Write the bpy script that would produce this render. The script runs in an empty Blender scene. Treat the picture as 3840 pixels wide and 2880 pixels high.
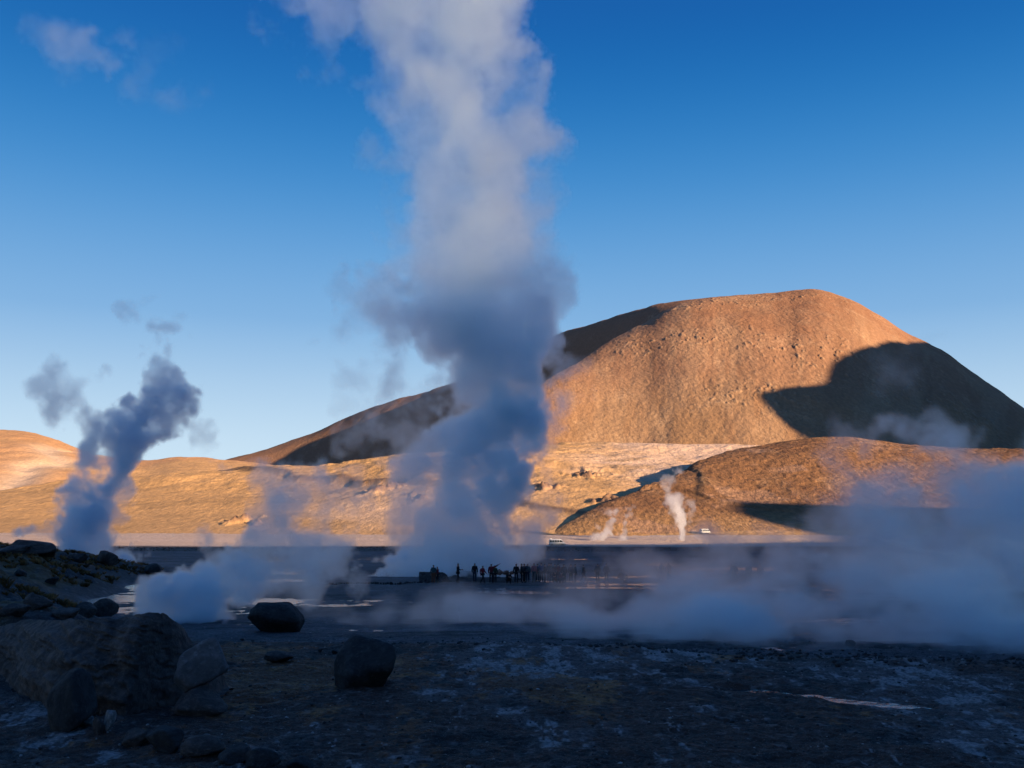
import bpy, bmesh, math, random, os
import numpy as np
from mathutils import Vector

# ------------------------------------------------------------------ camera, sky, sun, exposure
S = bpy.context.scene
COL = S.collection
F = 3733.0                       # focal length in photograph pixels (35 mm lens)
PITCH = math.atan(569 / F)
CAMZ = 4.5
SUN_AZ = math.radians(44)        # from behind the camera, turned to its right
SUN_EL = math.radians(10)
STEAM = True

cd = bpy.data.cameras.new('camera')
cam = bpy.data.objects.new('camera', cd)
COL.objects.link(cam)
S.camera = cam
cam.location = (0, 0, CAMZ)
cam.rotation_euler = (math.pi / 2 + PITCH, 0, 0)
cd.sensor_width = 36
cd.lens = 35
cd.clip_start = 0.3
cd.clip_end = 30000

W = bpy.data.worlds.new('World')
S.world = W
W.use_nodes = True
wn = W.node_tree.nodes
wl = W.node_tree.links
bg = wn['Background']
sky = wn.new('ShaderNodeTexSky')
sky.sky_type = 'NISHITA'
sky.sun_disc = False
sky.sun_elevation = SUN_EL
sky.sun_rotation = math.pi - SUN_AZ
sky.altitude = 4300
sky.air_density = 1.0
sky.dust_density = 0.3
sky.ozone_density = 2.0
# high-altitude sky: the Nishita sky corrected by elevation towards a deeper, clearer blue
geo = wn.new('ShaderNodeTexCoord')
spx = wn.new('ShaderNodeSeparateXYZ')
wl.new(geo.outputs['Generated'], spx.inputs[0])
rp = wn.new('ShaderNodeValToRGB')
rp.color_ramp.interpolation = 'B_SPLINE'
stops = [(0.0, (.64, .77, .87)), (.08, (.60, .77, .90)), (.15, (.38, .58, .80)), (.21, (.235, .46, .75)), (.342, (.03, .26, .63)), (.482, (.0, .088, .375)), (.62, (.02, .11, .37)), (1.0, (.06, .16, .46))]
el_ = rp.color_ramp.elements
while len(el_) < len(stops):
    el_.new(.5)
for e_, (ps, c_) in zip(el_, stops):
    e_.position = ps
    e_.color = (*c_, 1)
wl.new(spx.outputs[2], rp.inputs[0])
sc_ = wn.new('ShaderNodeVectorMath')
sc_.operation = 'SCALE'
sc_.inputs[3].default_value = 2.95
wl.new(rp.outputs[0], sc_.inputs[0])
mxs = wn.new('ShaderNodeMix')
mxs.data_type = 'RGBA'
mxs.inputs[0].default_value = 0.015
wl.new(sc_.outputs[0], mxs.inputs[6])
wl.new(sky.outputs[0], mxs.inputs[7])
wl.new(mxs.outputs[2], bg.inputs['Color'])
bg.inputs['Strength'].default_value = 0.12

sun = bpy.data.objects.new('sun', bpy.data.lights.new('sun', 'SUN'))
COL.objects.link(sun)
SDIR = Vector((math.sin(SUN_AZ) * math.cos(SUN_EL), -math.cos(SUN_AZ) * math.cos(SUN_EL), math.sin(SUN_EL)))
sun.rotation_euler = SDIR.to_track_quat('Z', 'Y').to_euler()
sun.location = SDIR * 200
sun.data.energy = 5.0
sun.data.color = (1.0, 0.70, 0.43)
sun.data.angle = math.radians(0.5)

S.view_settings.view_transform = 'Standard'
S.view_settings.look = 'None'
S.view_settings.exposure = 1.5
S.view_settings.gamma = 1.0
cy = S.cycles
cy.use_denoising = True
cy.volume_bounces = 14
cy.max_bounces = 18
cy.volume_step_rate = 2.0
cy.volume_max_steps = 512
cy.sample_clamp_indirect = 4.0

# ------------------------------------------------------------------ helpers
CP, SP = math.cos(PITCH), math.sin(PITCH)


def ray(px, py):
    """direction of a photograph pixel (3840 wide) as (x/y, z/y)"""
    cx = (px - 1920) / F
    cyy = (1440 - py) / F
    yy = CP - cyy * SP
    return cx / yy, (SP + cyy * CP) / yy


def P(px, py, d):
    q, e = ray(px, py)
    return Vector((q * d, d, CAMZ + e * d))


V = 3840 / 2212.0


def PV(vx, vy, d):
    return P(vx * V, vy * V, d)


rng = np.random.RandomState(7)
RT = rng.rand(256, 256)


def vnoise(x, y):
    xi = np.floor(x).astype(int)
    yi = np.floor(y).astype(int)
    fx = x - xi
    fy = y - yi
    fx = fx * fx * fx * (fx * (fx * 6 - 15) + 10)
    fy = fy * fy * fy * (fy * (fy * 6 - 15) + 10)
    a = RT[xi & 255, yi & 255]
    b = RT[(xi + 1) & 255, yi & 255]
    c = RT[xi & 255, (yi + 1) & 255]
    d = RT[(xi + 1) & 255, (yi + 1) & 255]
    return (a + (b - a) * fx) * (1 - fy) + (c + (d - c) * fx) * fy


def fbm(x, y, s, o=4, g=0.5, ox=0.0):
    """fractal noise about 0, range about -1..1; s = size of the largest bumps in metres"""
    v = 0
    a = 1.0
    t = 0
    for k in range(o):
        f = 2 ** k / s
        v = v + a * (vnoise(x * f + 17.3 * k + ox, y * f + 5.1 * k - ox) * 2 - 1)
        t += a
        a *= g
    return v / t * 1.6


def sst(a, b, x):
    t = np.clip((x - a) / (b - a), 0, 1)
    return t * t * (3 - 2 * t)


def tag(o, label=None, cat=None, group=None, kind=None):
    if label:
        o['label'] = label
    if cat:
        o['category'] = cat
    if group:
        o['group'] = group
    if kind:
        o['kind'] = kind
    return o


def link_mesh(name, verts, faces, mat=None, parent=None, smooth=True):
    me = bpy.data.meshes.new(name)
    me.from_pydata([tuple(v) for v in verts], [], faces)
    if smooth:
        me.polygons.foreach_set('use_smooth', [True] * len(me.polygons))
    if mat:
        me.materials.append(mat)
    o = bpy.data.objects.new(name, me)
    COL.objects.link(o)
    if parent:
        o.parent = parent
    return o


LAND = 0.80        # one factor for how pale all the far soil is


def grid_mesh(name, X, Y, Z, mat, colour=None, flip=False):
    r, c = X.shape
    me = bpy.data.meshes.new(name)
    co = np.stack([X, Y, Z], -1).reshape(-1, 3).astype(np.float32)
    i = np.arange(r * c).reshape(r, c)
    q = np.stack([i[:-1, :-1], i[:-1, 1:], i[1:, 1:], i[1:, :-1]], -1).reshape(-1, 4)
    if flip:
        q = q[:, ::-1]
    n = len(q)
    me.vertices.add(len(co))
    me.vertices.foreach_set('co', co.ravel())
    me.loops.add(n * 4)
    me.loops.foreach_set('vertex_index', q.ravel().astype(np.int32))
    me.polygons.add(n)
    me.polygons.foreach_set('loop_start', np.arange(0, n * 4, 4, dtype=np.int32))
    me.update(calc_edges=True)
    me.polygons.foreach_set('use_smooth', [True] * n)
    if colour is not None:
        colour = colour * LAND
        a = me.color_attributes.new('tint', 'FLOAT_COLOR', 'POINT')
        cc = np.ones((r * c, 4), np.float32)
        cc[:, :3] = colour.reshape(-1, 3)
        a.data.foreach_set('color', cc.ravel())
    me.materials.append(mat)
    o = bpy.data.objects.new(name, me)
    COL.objects.link(o)
    return o


class NT:
    """small wrapper for building a material's nodes"""

    def __init__(self, name):
        self.m = bpy.data.materials.new(name)
        self.m.use_nodes = True
        self.t = self.m.node_tree
        self.b = self.t.nodes['Principled BSDF']
        self.out = self.t.nodes['Material Output']

    def n(self, typ, **kw):
        x = self.t.nodes.new(typ)
        for k, v in kw.items():
            if k.startswith('_'):
                setattr(x, k[1:], v)
            else:
                self.put(x.inputs[k.replace('__', ' ')], v)
        return x

    def put(self, sock, v):
        if isinstance(v, bpy.types.NodeSocket):
            self.t.links.new(v, sock)
        elif v is not None:
            if isinstance(v, (tuple, list)) and len(v) == 3 and sock.type == 'RGBA':
                v = (*v, 1)
            sock.default_value = v

    def math(self, op, a, b=None, c=None, clamp=False):
        x = self.t.nodes.new('ShaderNodeMath')
        x.operation = op
        x.use_clamp = clamp
        for i, v in enumerate((a, b, c)):
            if v is not None:
                self.put(x.inputs[i], v)
        return x.outputs[0]

    def mix(self, f, a, b, mode='MIX'):
        x = self.t.nodes.new('ShaderNodeMix')
        x.data_type = 'RGBA'
        x.blend_type = mode
        self.put(x.inputs[0], f)
        self.put(x.inputs[6], a)
        self.put(x.inputs[7], b)
        return x.outputs[2]

    def coord(self, scale=(1, 1, 1)):
        c = self.t.nodes.new('ShaderNodeTexCoord')
        if scale == (1, 1, 1):
            return c.outputs['Object']
        m = self.n('ShaderNodeMapping', Vector=c.outputs['Object'], Scale=scale)
        return m.outputs[0]

    def noise(self, vec, scale, detail=4, rough=0.55, dist=0.0):
        x = self.n('ShaderNodeTexNoise', Vector=vec, Scale=scale, Detail=detail, Roughness=rough, Distortion=dist)
        return x.outputs[0]

    def ramp(self, f, lo, hi):
        x = self.t.nodes.new('ShaderNodeMapRange')
        x.interpolation_type = 'SMOOTHSTEP'
        self.put(x.inputs[0], f)
        x.inputs[1].default_value = lo
        x.inputs[2].default_value = hi
        return x.outputs[0]

    def bump(self, h, dist, strength=1.0, normal=None):
        x = self.n('ShaderNodeBump', Height=h, Distance=dist, Strength=strength)
        if normal is not None:
            self.t.links.new(normal, x.inputs['Normal'])
        return x.outputs[0]

    def done(self, colour=None, rough=0.9, normal=None, spec=0.3):
        if colour is not None:
            self.put(self.b.inputs['Base Color'], colour)
        self.put(self.b.inputs['Roughness'], rough)
        self.put(self.b.inputs['Specular IOR Level'], spec)
        if normal is not None:
            self.t.links.new(normal, self.b.inputs['Normal'])
        return self.m


def hill_material(name, cell, bump, speck=0.35, sc=(1, 1, 1)):
    k = NT(name)
    at = k.n('ShaderNodeVertexColor', _layer_name='tint').outputs[0]
    c = k.coord(sc)
    n1 = k.noise(c, 1.0 / cell, 6, 0.65)
    n2 = k.noise(c, 0.12 / cell, 5, 0.6)
    vo = k.n('ShaderNodeTexVoronoi', Vector=c, Scale=0.6 / cell, Randomness=1.0).outputs['Distance']
    f = k.ramp(n1, 0.36, 0.66)
    dark = k.mix(speck, at, (0.05, 0.035, 0.02))
    col = k.mix(f, dark, at)
    light = k.mix(0.16, at, (0.75, 0.55, 0.35))
    col = k.mix(k.ramp(n2, 0.5, 0.72), col, k.mix(f, dark, light))
    h = k.math('ADD', n1, k.math('MULTIPLY', vo, -0.4))
    return k.done(col, 0.95, k.bump(h, bump), 0.1)


M_mount = hill_material('mountain_ground', 4.2, 1.7, 0.26, (1, .5, .5))
M_sand = hill_material('golden_slope', 2.4, .8, 0.24, (1, .4, 1))
M_foot = hill_material('foothill_ground', 2.4, 1.4, 0.42, (1, .4, 1))


def table(pts):
    """silhouette given in screen points -> dense smooth function z/y of x/y"""
    r = [ray(a * V, b * V) for a, b in pts]
    qs = np.array([a for a, b in r])
    es = np.array([b for a, b in r])
    qq = np.linspace(-1.6, 1.6, 6400)
    e = np.interp(qq, qs, es)
    k = np.hanning(61)
    k /= k.sum()
    e2 = np.convolve(np.pad(e, 30, mode='edge'), k, 'valid')
    return lambda q: np.interp(q, qq, e2)


def dist_table(pts):
    qs = np.array([ray(a * V, 1100 * V)[0] for a, b in pts])
    ds = np.array([b for a, b in pts], float)
    qq = np.linspace(-1.6, 1.6, 1600)
    e = np.interp(qq, qs, ds)
    k = np.hanning(61)
    k /= k.sum()
    e2 = np.convolve(np.pad(e, 30, mode='edge'), k, 'valid')
    return lambda q: np.interp(q, qq, e2)


def hill(q, d, E, D, foot, lin=0.5, base=-4.0, back=0.6, pw=1.0):
    dc = D(q)
    zc = CAMZ + E(q) * dc
    t = (d - foot) / (dc - foot)
    tt = np.clip(t, 0, 1) ** pw
    f = lin * tt + (1 - lin) * (3 * tt ** 2 - 2 * tt ** 3)
    z = base + (zc - base) * f
    over = np.maximum(d - dc, 0)
    z = z - back * over * over / (over + 60)
    return np.maximum(z, base - 20) - (t < 0) * 6


def fan(q0, q1, nq, ds):
    q = np.linspace(q0, q1, nq)
    Q, D = np.meshgrid(q, np.array(ds))
    return Q, D, Q * D, D


def plain(x, y):
    """height of the geyser field, without its small roughness"""
    crest = 318 + 10 * np.sin(x / 60.0) + 4 * np.sin(x / 17.0 + 1)
    z = (0.75 + .16 * fbm(x, y * 0, 70, 3, .6, 8) - .22 * np.exp(-((x - 55) / 45.0) ** 2)) * sst(crest - 40, crest, y)
    z = z + np.interp(y, [0, 330, 385, 430, 460, 520, 600, 900, 4000], [0, 0.0, .25, 1.2, 2.7, 5.2, 6.2, 7, 7])
    return z


# ------------------------------------------------------------------ far land
def rgb(*c):
    return np.array(c)


def blend(c, m, col):
    return c * (1 - m[..., None]) + col * m[..., None]


# back part of the mountain
E2 = table([(300, 1040), (430, 1004), (490, 992), (560, 978), (600, 964), (690, 931), (750, 905), (795, 884), (840, 870), (900, 852),
            (1000, 822), (1080, 790), (1160, 748), (1230, 716), (1290, 695), (1350, 674), (1400, 661), (1440, 657), (1500, 650),
            (1600, 645), (1700, 660), (1900, 760), (2212, 1000), (2600, 1100)])
DD = [(300, 3250), (490, 3480), (600, 3560), (680, 3560), (800, 3380), (1000, 3000), (1160, 2680), (1290, 2330), (1400, 2080), (1470, 1960), (1600, 1980), (2212, 2300)]
D2 = dist_table(DD)
F2 = dist_table([(a, b - 720) for a, b in DD])
Q, D, X, Y = fan(-0.36, 0.45, 760, np.linspace(1230, 5000, 760))
Z = hill(Q, D, E2, D2, F2(Q), lin=0.14, back=0.5)
am = np.clip((Z - 10) / 120, 0, 1)
Z = Z + am * (7 * fbm(X, Y, 260, 3) + 1.0 * fbm(X, Y, 34, 3, 0.5, 9))
c = np.ones(Z.shape + (3,)) * rgb(.30, .18, .11)
c = blend(c, sst(60, 300, Z + 40 * fbm(X, Y, 200, 3)), rgb(.28, .155, .095))
mountain_back = grid_mesh('mountain', X, Y, Z, M_mount, c, True)
tag(mountain_back, kind='structure')

# main bulge
E1 = table([(860, 1075), (930, 1040), (1000, 1000), (1060, 930), (1140, 842), (1200, 803), (1270, 764), (1330, 735), (1400, 700), (1440, 672),
            (1470, 655), (1500, 646), (1560, 637), (1600, 633), (1680, 630), (1735, 627), (1770, 630), (1800, 638), (1850, 653), (1900, 682),
            (1960, 718), (2000, 737), (2040, 758), (2080, 790), (2150, 840), (2212, 886), (2300, 950), (2450, 1040), (2700, 1110)])
D1 = dist_table([(900, 1130), (1000, 1180), (1140, 1380), (1270, 1640), (1400, 1790), (1470, 1850), (1735, 1870), (2000, 1840), (2212, 1780), (2600, 1700)])
ds = np.concatenate([np.linspace(920, 2120, 560), np.linspace(2130, 2600, 50)])
Q, D, X, Y = fan(-0.13, 0.80, 1150, ds)
Z = hill(Q, D, E1, D1, 900, lin=0.62, back=0.75)
am = np.clip((Z - 10) / 120, 0, 1)
fl = fbm(Q * 2000, D * 0.22, 130, 4, 0.5, 3)
rocky = sst(0.25, 0.8, fbm(X, Y, 330, 3, 0.5, 21) + 0.35 * sst(120, 330, Z))
rub = np.maximum(fbm(X, Y * .6, 6.5, 3, 0.65, 31) - 0.30, 0)
Z = Z + am * (6 * fbm(X, Y, 240, 3) + 3.4 * fl + 0.8 * fbm(X, Y * .5, 22, 4, 0.6, 9) + 3.6 * rocky * rub * sst(0, 150, D1(Q) - D))
c = np.ones(Z.shape + (3,)) * rgb(.38, .225, .115)
c = blend(c, sst(60, 260, Z + 50 * fbm(X, Y, 220, 4)), rgb(.35, .195, .115))
c = blend(c, 0.45 * sst(0.0, 0.6, fbm(Q * 2000, D * .12, 45, 5, .65, 44)), rgb(.29, .155, .085))
c = blend(c, 0.35 * sst(0.1, 0.6, fbm(Q * 2000, D * .15, 90, 5, .65, 47)), rgb(.46, .31, .19))
c = blend(c, 0.6 * sst(0.25, 0.7, fbm(X, Y, 180, 4, 0.5, 40)) * sst(160, 380, Z), rgb(.29, .14, .075))
c = blend(c, 0.7 * sst(0.2, .6, rub) * rocky, rgb(.42, .29, .19))
mountain = grid_mesh('mountain', X, Y, Z, M_mount, c, True)
tag(mountain, kind='structure')

# far hill on the left
EL = table([(-700, 935), (-300, 915), (0, 930), (40, 932), (90, 938), (140, 955), (175, 966), (230, 978), (280, 990), (330, 991), (380, 984), (440, 985), (470, 989),
            (520, 993), (600, 1000), (700, 1010), (900, 1030), (1300, 1100), (1700, 1140)])
DL = dist_table([(-500, 1500), (0, 1450), (600, 1400), (1200, 1200)])
Q, D, X, Y = fan(-0.95, 0.0, 700, np.linspace(560, 1800, 300))
Z = hill(Q, D, EL, DL, 560, lin=0.45, base=0, back=0.4)
am = np.clip((Z - 8) / 60, 0, 1)
Z = Z + am * (5 * fbm(X, Y, 260, 4, 0.5, 5) + 0.9 * fbm(X, Y, 20, 3, 0.5, 9))
# two dry gullies
g = np.abs(X + 455 + 0.30 * (Y - 900) + 25 * fbm(X, Y, 120, 2))
Z = Z - 5 * np.exp(-(g / 16) ** 2) * am
c = np.ones(Z.shape + (3,)) * rgb(.66, .40, .185)
c = blend(c, sst(-.1, .6, fbm(X, Y, 330, 3, 0.5, 60)), rgb(.68, .38, .18))
c = blend(c, 0.8 * np.exp(-(g / 22) ** 2), rgb(.80, .62, .45))
c = blend(c, 0.5 * sst(60, 20, Z) * sst(.1, .6, fbm(X, Y, 90, 3, .5, 2)), rgb(.74, .52, .32))
hl = grid_mesh('hills', X, Y, Z, M_sand, c, True)
tag(hl, kind='structure')

# central foothill: golden on the left, pale sand in the middle
EC = table([(-900, 1060), (-100, 1058), (100, 1050), (300, 1042), (450, 1030), (540, 1024), (600, 1022), (700, 1020), (770, 1008), (830, 993), (880, 983),
            (1000, 972), (1150, 965), (1400, 964), (1600, 967), (1900, 975), (2212, 990), (2700, 1010)])
DC = dist_table([(0, 900), (600, 880), (900, 960), (1500, 980), (2212, 950)])
Q, D, X, Y = fan(-0.95, 0.62, 1250, np.concatenate([np.linspace(455, 1000, 420), np.linspace(1005, 1500, 60)]))
Z = hill(Q, D, EC, DC, 455, lin=0.55, base=0.5, back=0.25)
am = np.clip((Z - 5) / 40, 0, 1)
Z = Z + am * (5.5 * fbm(X, Y, 170, 3, 0.5, 15) + 0.8 * fbm(X, Y, 12, 3, 0.5, 9))
# scarps: terraces that drop towards the left, as lava lobes do
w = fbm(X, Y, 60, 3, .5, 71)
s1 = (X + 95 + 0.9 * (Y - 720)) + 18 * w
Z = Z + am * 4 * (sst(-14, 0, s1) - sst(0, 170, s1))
s2 = (X - 40 + 1.6 * (Y - 780)) + 22 * w
Z = Z + am * 2.5 * (sst(-10, 0, s2) - sst(0, 140, s2))
s3 = (X + 120 - 0.5 * (Y - 640)) + 18 * w
Z = Z + am * 2.5 * (sst(-8, 0, s3) - sst(0, 120, s3))
rk_ = 0
for q0_, d0_, wq, wd in ((-.268, 555, .022, 18), (-.235, 575, .014, 14), (-.128, 690, .022, 20), (-.10, 640, .012, 12), (.076, 740, .018, 18), (.10, 600, .02, 12), (.03, 660, .02, 14)):
    rk_ = rk_ + np.exp(-((Q - q0_) / wq) ** 2 - ((D - d0_) / wd) ** 2)
rk_ = np.clip(rk_, 0, 1) * np.maximum(fbm(X, Y * .6, 7, 3, .6, 333) + .1, 0)
Z = Z + 6 * rk_
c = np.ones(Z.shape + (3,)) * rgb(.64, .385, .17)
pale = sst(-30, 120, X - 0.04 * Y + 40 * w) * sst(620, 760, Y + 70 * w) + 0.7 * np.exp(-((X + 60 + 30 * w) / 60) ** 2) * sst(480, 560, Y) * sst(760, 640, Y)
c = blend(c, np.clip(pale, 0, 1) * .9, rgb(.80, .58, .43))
c = blend(c, 0.55 * sst(.2, .7, fbm(X, Y, 45, 4, .55, 90)), rgb(.45, .28, .13))
c = blend(c, sst(.05, .4, rk_), rgb(.30, .18, .11))
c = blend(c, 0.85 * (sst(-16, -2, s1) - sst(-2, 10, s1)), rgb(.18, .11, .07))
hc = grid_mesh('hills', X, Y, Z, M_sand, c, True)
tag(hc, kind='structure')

# right-hand foothill: a darker lobe of tussock grass
ER = table([(1060, 1190), (1150, 1172), (1230, 1125), (1290, 1090), (1310, 1077), (1360, 1058), (1400, 1044), (1460, 1022), (1520, 999), (1580, 981), (1640, 967),
            (1700, 955), (1760, 949), (1830, 950), (1900, 954), (2050, 963), (2212, 972), (2700, 1010), (3500, 1040)])
DR = dist_table([(1100, 470), (1300, 560), (1400, 620), (1640, 780), (1900, 830), (2212, 800), (2700, 700)])
Q, D, X, Y = fan(-0.03, 1.0, 1150, np.concatenate([np.linspace(445, 850, 480), np.linspace(853, 1150, 60)]))
Z = hill(Q, D, ER, DR, 470, lin=0.55, base=0.5, back=0.35)
am = np.clip((Z - 5) / 30, 0, 1)
w = fbm(X, Y, 50, 3, .5, 171)
Z = Z + am * (3.0 * fbm(X, Y, 120, 3, 0.5, 115) + 0.55 * fbm(X, Y, 8, 3, 0.6, 9))
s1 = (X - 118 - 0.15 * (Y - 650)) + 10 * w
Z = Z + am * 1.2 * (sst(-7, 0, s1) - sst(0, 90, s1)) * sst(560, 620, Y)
s2 = (X - 100 + 1.2 * (Y - 600)) + 18 * w
Z = Z + am * 2.0 * (sst(-7, 0, s2) - sst(0, 70, s2))
c = np.ones(Z.shape + (3,)) * rgb(.285, .148, .072)
c = blend(c, sst(.0, .6, fbm(X, Y, 60, 4, .55, 190)) * .6, rgb(.18, .09, .05))
c = blend(c, .75 * sst(22, 6, Z), rgb(.52, .31, .14))
c = blend(c, 0.7 * sst(.45, .8, fbm(X, Y, 30, 4, .55, 195)), rgb(.42, .25, .16))
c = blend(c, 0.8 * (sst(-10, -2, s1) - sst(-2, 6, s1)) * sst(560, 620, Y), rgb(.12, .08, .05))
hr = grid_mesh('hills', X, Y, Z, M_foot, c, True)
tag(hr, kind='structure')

# ------------------------------------------------------------------ near ground
SH_Y = [20, 30, 38, 45, 59, 73, 85, 106, 112, 140]
SH_X = [-8, -9.5, -12, -16, -24, -29.5, -33, -37.6, -38.5, -44]


def shore(y):
    return np.interp(y, SH_Y, SH_X)


EDGE = [(-900, 44), (420, 42), (700, 40.5), (1200, 38.5), (1640, 37), (2212, 33.5), (3500, 30)]
EDGE_Q = [ray(a * V, 1390 * V)[0] for a, b in EDGE]
EDGE_D = [b for a, b in EDGE]
PUD = [PV(a, b, 1) for a, b in [(1560, 1496), (1600, 1494), (1650, 1494), (1700, 1501), (1750, 1504), (1800, 1511), (1850, 1516), (1900, 1522), (1960, 1526), (2020, 1533)]]
TER = 0.38
PUDXY = [((p.x / (CAMZ - p.z)) * (CAMZ - TER + 0.06), (1.0 / (CAMZ - p.z)) * (CAMZ - TER + 0.06)) for p in PUD]
PUDW = [.12, .35, .5, .42, .5, .42, .38, .45, .32, .1]


def pud_dist(x, y):
    """distance to the puddle's middle line over its half-width"""
    best = np.full(np.shape(x), 99.0)
    for i in range(len(PUDXY) - 1):
        ax, ay = PUDXY[i]
        bx, by = PUDXY[i + 1]
        L2 = (bx - ax) ** 2 + (by - ay) ** 2
        t = np.clip(((x - ax) * (bx - ax) + (y - ay) * (by - ay)) / L2, 0, 1)
        r = np.hypot(x - ax - t * (bx - ax), y - ay - t * (by - ay)) / (PUDW[i] * (1 - t) + PUDW[i + 1] * t)
        best = np.minimum(best, r)
    return best


def bank(x, y):
    s = shore(y) - x + 1.2 * fbm(x, y, 9, 3, .5, 300)
    b = 4.3 * (1 - np.exp(-np.maximum(s, 0) * 0.30 / 4.3 * 1.35))
    return b * sst(150, 104, y) * sst(20, 40, y)


def ground_z(x, y):
    x = np.asarray(x, float)
    y = np.asarray(y, float)
    z = plain(x, y)
    q = x / np.maximum(y, 1)
    e = np.interp(q, EDGE_Q, EDGE_D) + 1.6 * fbm(x, y, 6, 4, .6, 400)
    ter = TER * sst(e + 0.9, e - 0.6, y)
    bk = bank(x, y)
    near = sst(330, 150, y)
    rough = 0.05 * fbm(x * .55, y, 3.2, 4, .6, 410) + 0.034 * fbm(x, y, .6, 4, .65, 420) + 0.07 * fbm(x, y, 14, 3, .5, 430)
    z = z + np.maximum(ter, bk) + rough * (0.35 + 0.65 * near) * (1 + 1.0 * sst(0.2, 1.5, bk))
    z = z + (0.075 * fbm(x * .6, y, .8, 5, .7, 425) + .05 * np.abs(fbm(x * .5, y, 2.0, 4, .6, 426))) * sst(52, 42, y)
    z = z + 0.12 * sst(.0, .9, fbm(x, y, 5.5, 3, .5, 440)) * sst(.1, .4, ter)
    z = z + 0.5 * sst(0.3, 2, bk) * fbm(x, y, 2.6, 3, .5, 450)
    z = z - 0.085 * np.exp(-((x + 29) / 8) ** 2) * sst(52, 62, y) * sst(118, 100, y) - .09 * np.exp(-((x + 7.5) / 4.5) ** 2 - ((y - 48) / 3.5) ** 2)
    # far meadow and bank tufts
    z = z + 0.12 * sst(270, 300, y) * fbm(x, y, 2.0, 2, .5, 460)
    pd = pud_dist(x, y) + 0.35 * fbm(x, y, .8, 3, .55, 470)
    z = np.where(pd < 1.6, TER - 0.06 + (z - TER + 0.06) * sst(0.7, 1.6, pd) - 0.05 * sst(1.1, 0.5, pd), z)
    return z


rows = CAMZ * F / np.linspace(1010, 82, 900)
rows = np.concatenate([[6, 9, 13], rows[rows > 14.5], np.linspace(rows[-1] + 2, 720, 170)])
Q, D, X, Y = fan(-0.82, 0.82, 1300, rows)
Z = ground_z(X, Y)
bk = bank(X, Y)
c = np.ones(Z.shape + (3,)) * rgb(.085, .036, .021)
e = np.interp(Q, EDGE_Q, EDGE_D)
terr = sst(e + 1, e - 1, Y)
# sinter crust, ochre algae mats, brown mud


def nrm(f):
    """field rescaled to unit deviation over the near part"""
    m_ = f[:600]
    return (f - m_.mean()) / m_.std()


cr = nrm(fbm(X * .8, Y * .5, 4.5, 6, .72, 500))
cf = nrm(fbm(X, Y * .4, .7, 5, .8, 505))
ch_ = nrm(fbm(X * .7, Y * .42, 2.0, 6, .75, 545))
c = blend(c, .75 * sst(-.2, 1.1, cr + .5 * cf), rgb(.15, .12, .115))
c = blend(c, .95 * sst(1.1, 1.9, cf * .95 + .7 * cr), rgb(.40, .36, .35))
c = blend(c, .9 * sst(.3, 1.3, ch_ - .3 * cr + .3 * cf), rgb(.016, .011, .009))
oc = sst(-.05, .5, fbm(X, Y * .5, 2, 6, .75, 510) * 1.3 + 1.2 * np.exp(-((X + 5.5) / 6) ** 2 - ((Y - 31) / 8) ** 2) - .5) * terr
c = blend(c, .85 * oc, rgb(.23, .075, .018))
c = blend(c, .7 * oc * sst(.2, .6, fbm(X, Y, .8, 4, .6, 515)), rgb(.46, .20, .06))
# flooded field behind the edge: grey silt, colour lightened to imitate wet sheen
wet = (1 - terr) * sst(320, 290, Y)
c = blend(c, .8 * wet, rgb(.10, .10, .11))
c = blend(c, .8 * wet * sst(.3, 1.4, nrm(fbm(X * .16, Y, 4, 6, .75, 525))), rgb(.20, .20, .215))
c = blend(c, .8 * wet * sst(.2, 1.2, nrm(fbm(X * .14, Y, 3, 6, .75, 535))), rgb(.026, .022, .02))
# left bank: brown scree and straw-coloured grass
c = blend(c, sst(.05, .5, bk), rgb(.060, .045, .042))
c = blend(c, sst(.4, 1.4, bk) * sst(.0, .5, fbm(X, Y, 7, 4, .55, 520)), rgb(.17, .09, .025))
# dark tussock bank, then the sunlit flats
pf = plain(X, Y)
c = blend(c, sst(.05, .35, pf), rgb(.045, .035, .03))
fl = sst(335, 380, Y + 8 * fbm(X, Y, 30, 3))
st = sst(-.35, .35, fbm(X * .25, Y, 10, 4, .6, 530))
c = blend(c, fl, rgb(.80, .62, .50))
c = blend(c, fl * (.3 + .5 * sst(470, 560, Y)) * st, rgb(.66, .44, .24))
k = NT('ground_soil')
at = k.n('ShaderNodeVertexColor', _layer_name='tint').outputs[0]
co = k.coord()
n1 = k.noise(co, 9, 6, .65)
n2 = k.noise(co, 2.2, 5, .6)
col = k.mix(k.ramp(n1, .38, .62), k.mix(.55, at, (.010, .007, .006)), at)
col = k.mix(k.math('MULTIPLY', k.ramp(n2, .56, .68), .45), col, k.mix(.5, at, (.34, .32, .31)))
n3 = k.noise(co, 30, 4, .6)
col = k.mix(k.math('MULTIPLY', k.ramp(n3, .60, .68), .5), col, k.mix(.6, at, (.5, .46, .44)))
hh = k.math('ADD', n1, k.math('MULTIPLY', n2, 2.0))
M_ground = k.done(col, 0.75, k.bump(hh, .12), .3)
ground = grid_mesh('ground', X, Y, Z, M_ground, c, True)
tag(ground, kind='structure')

# wide land beyond the modelled fan (never higher than the modelled ground)
k = NT('plain_soil')
M_plain = k.done(k.mix(k.noise(k.coord(), .02, 5), (.20, .14, .08), (.30, .21, .12)), .95, None, .1)
pl = link_mesh('plain', [(-9000, -9000, -4), (9000, -9000, -4), (9000, 9000, -4), (-9000, 9000, -4)], [(0, 1, 2, 3)], M_plain)
tag(pl, kind='structure')
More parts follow.
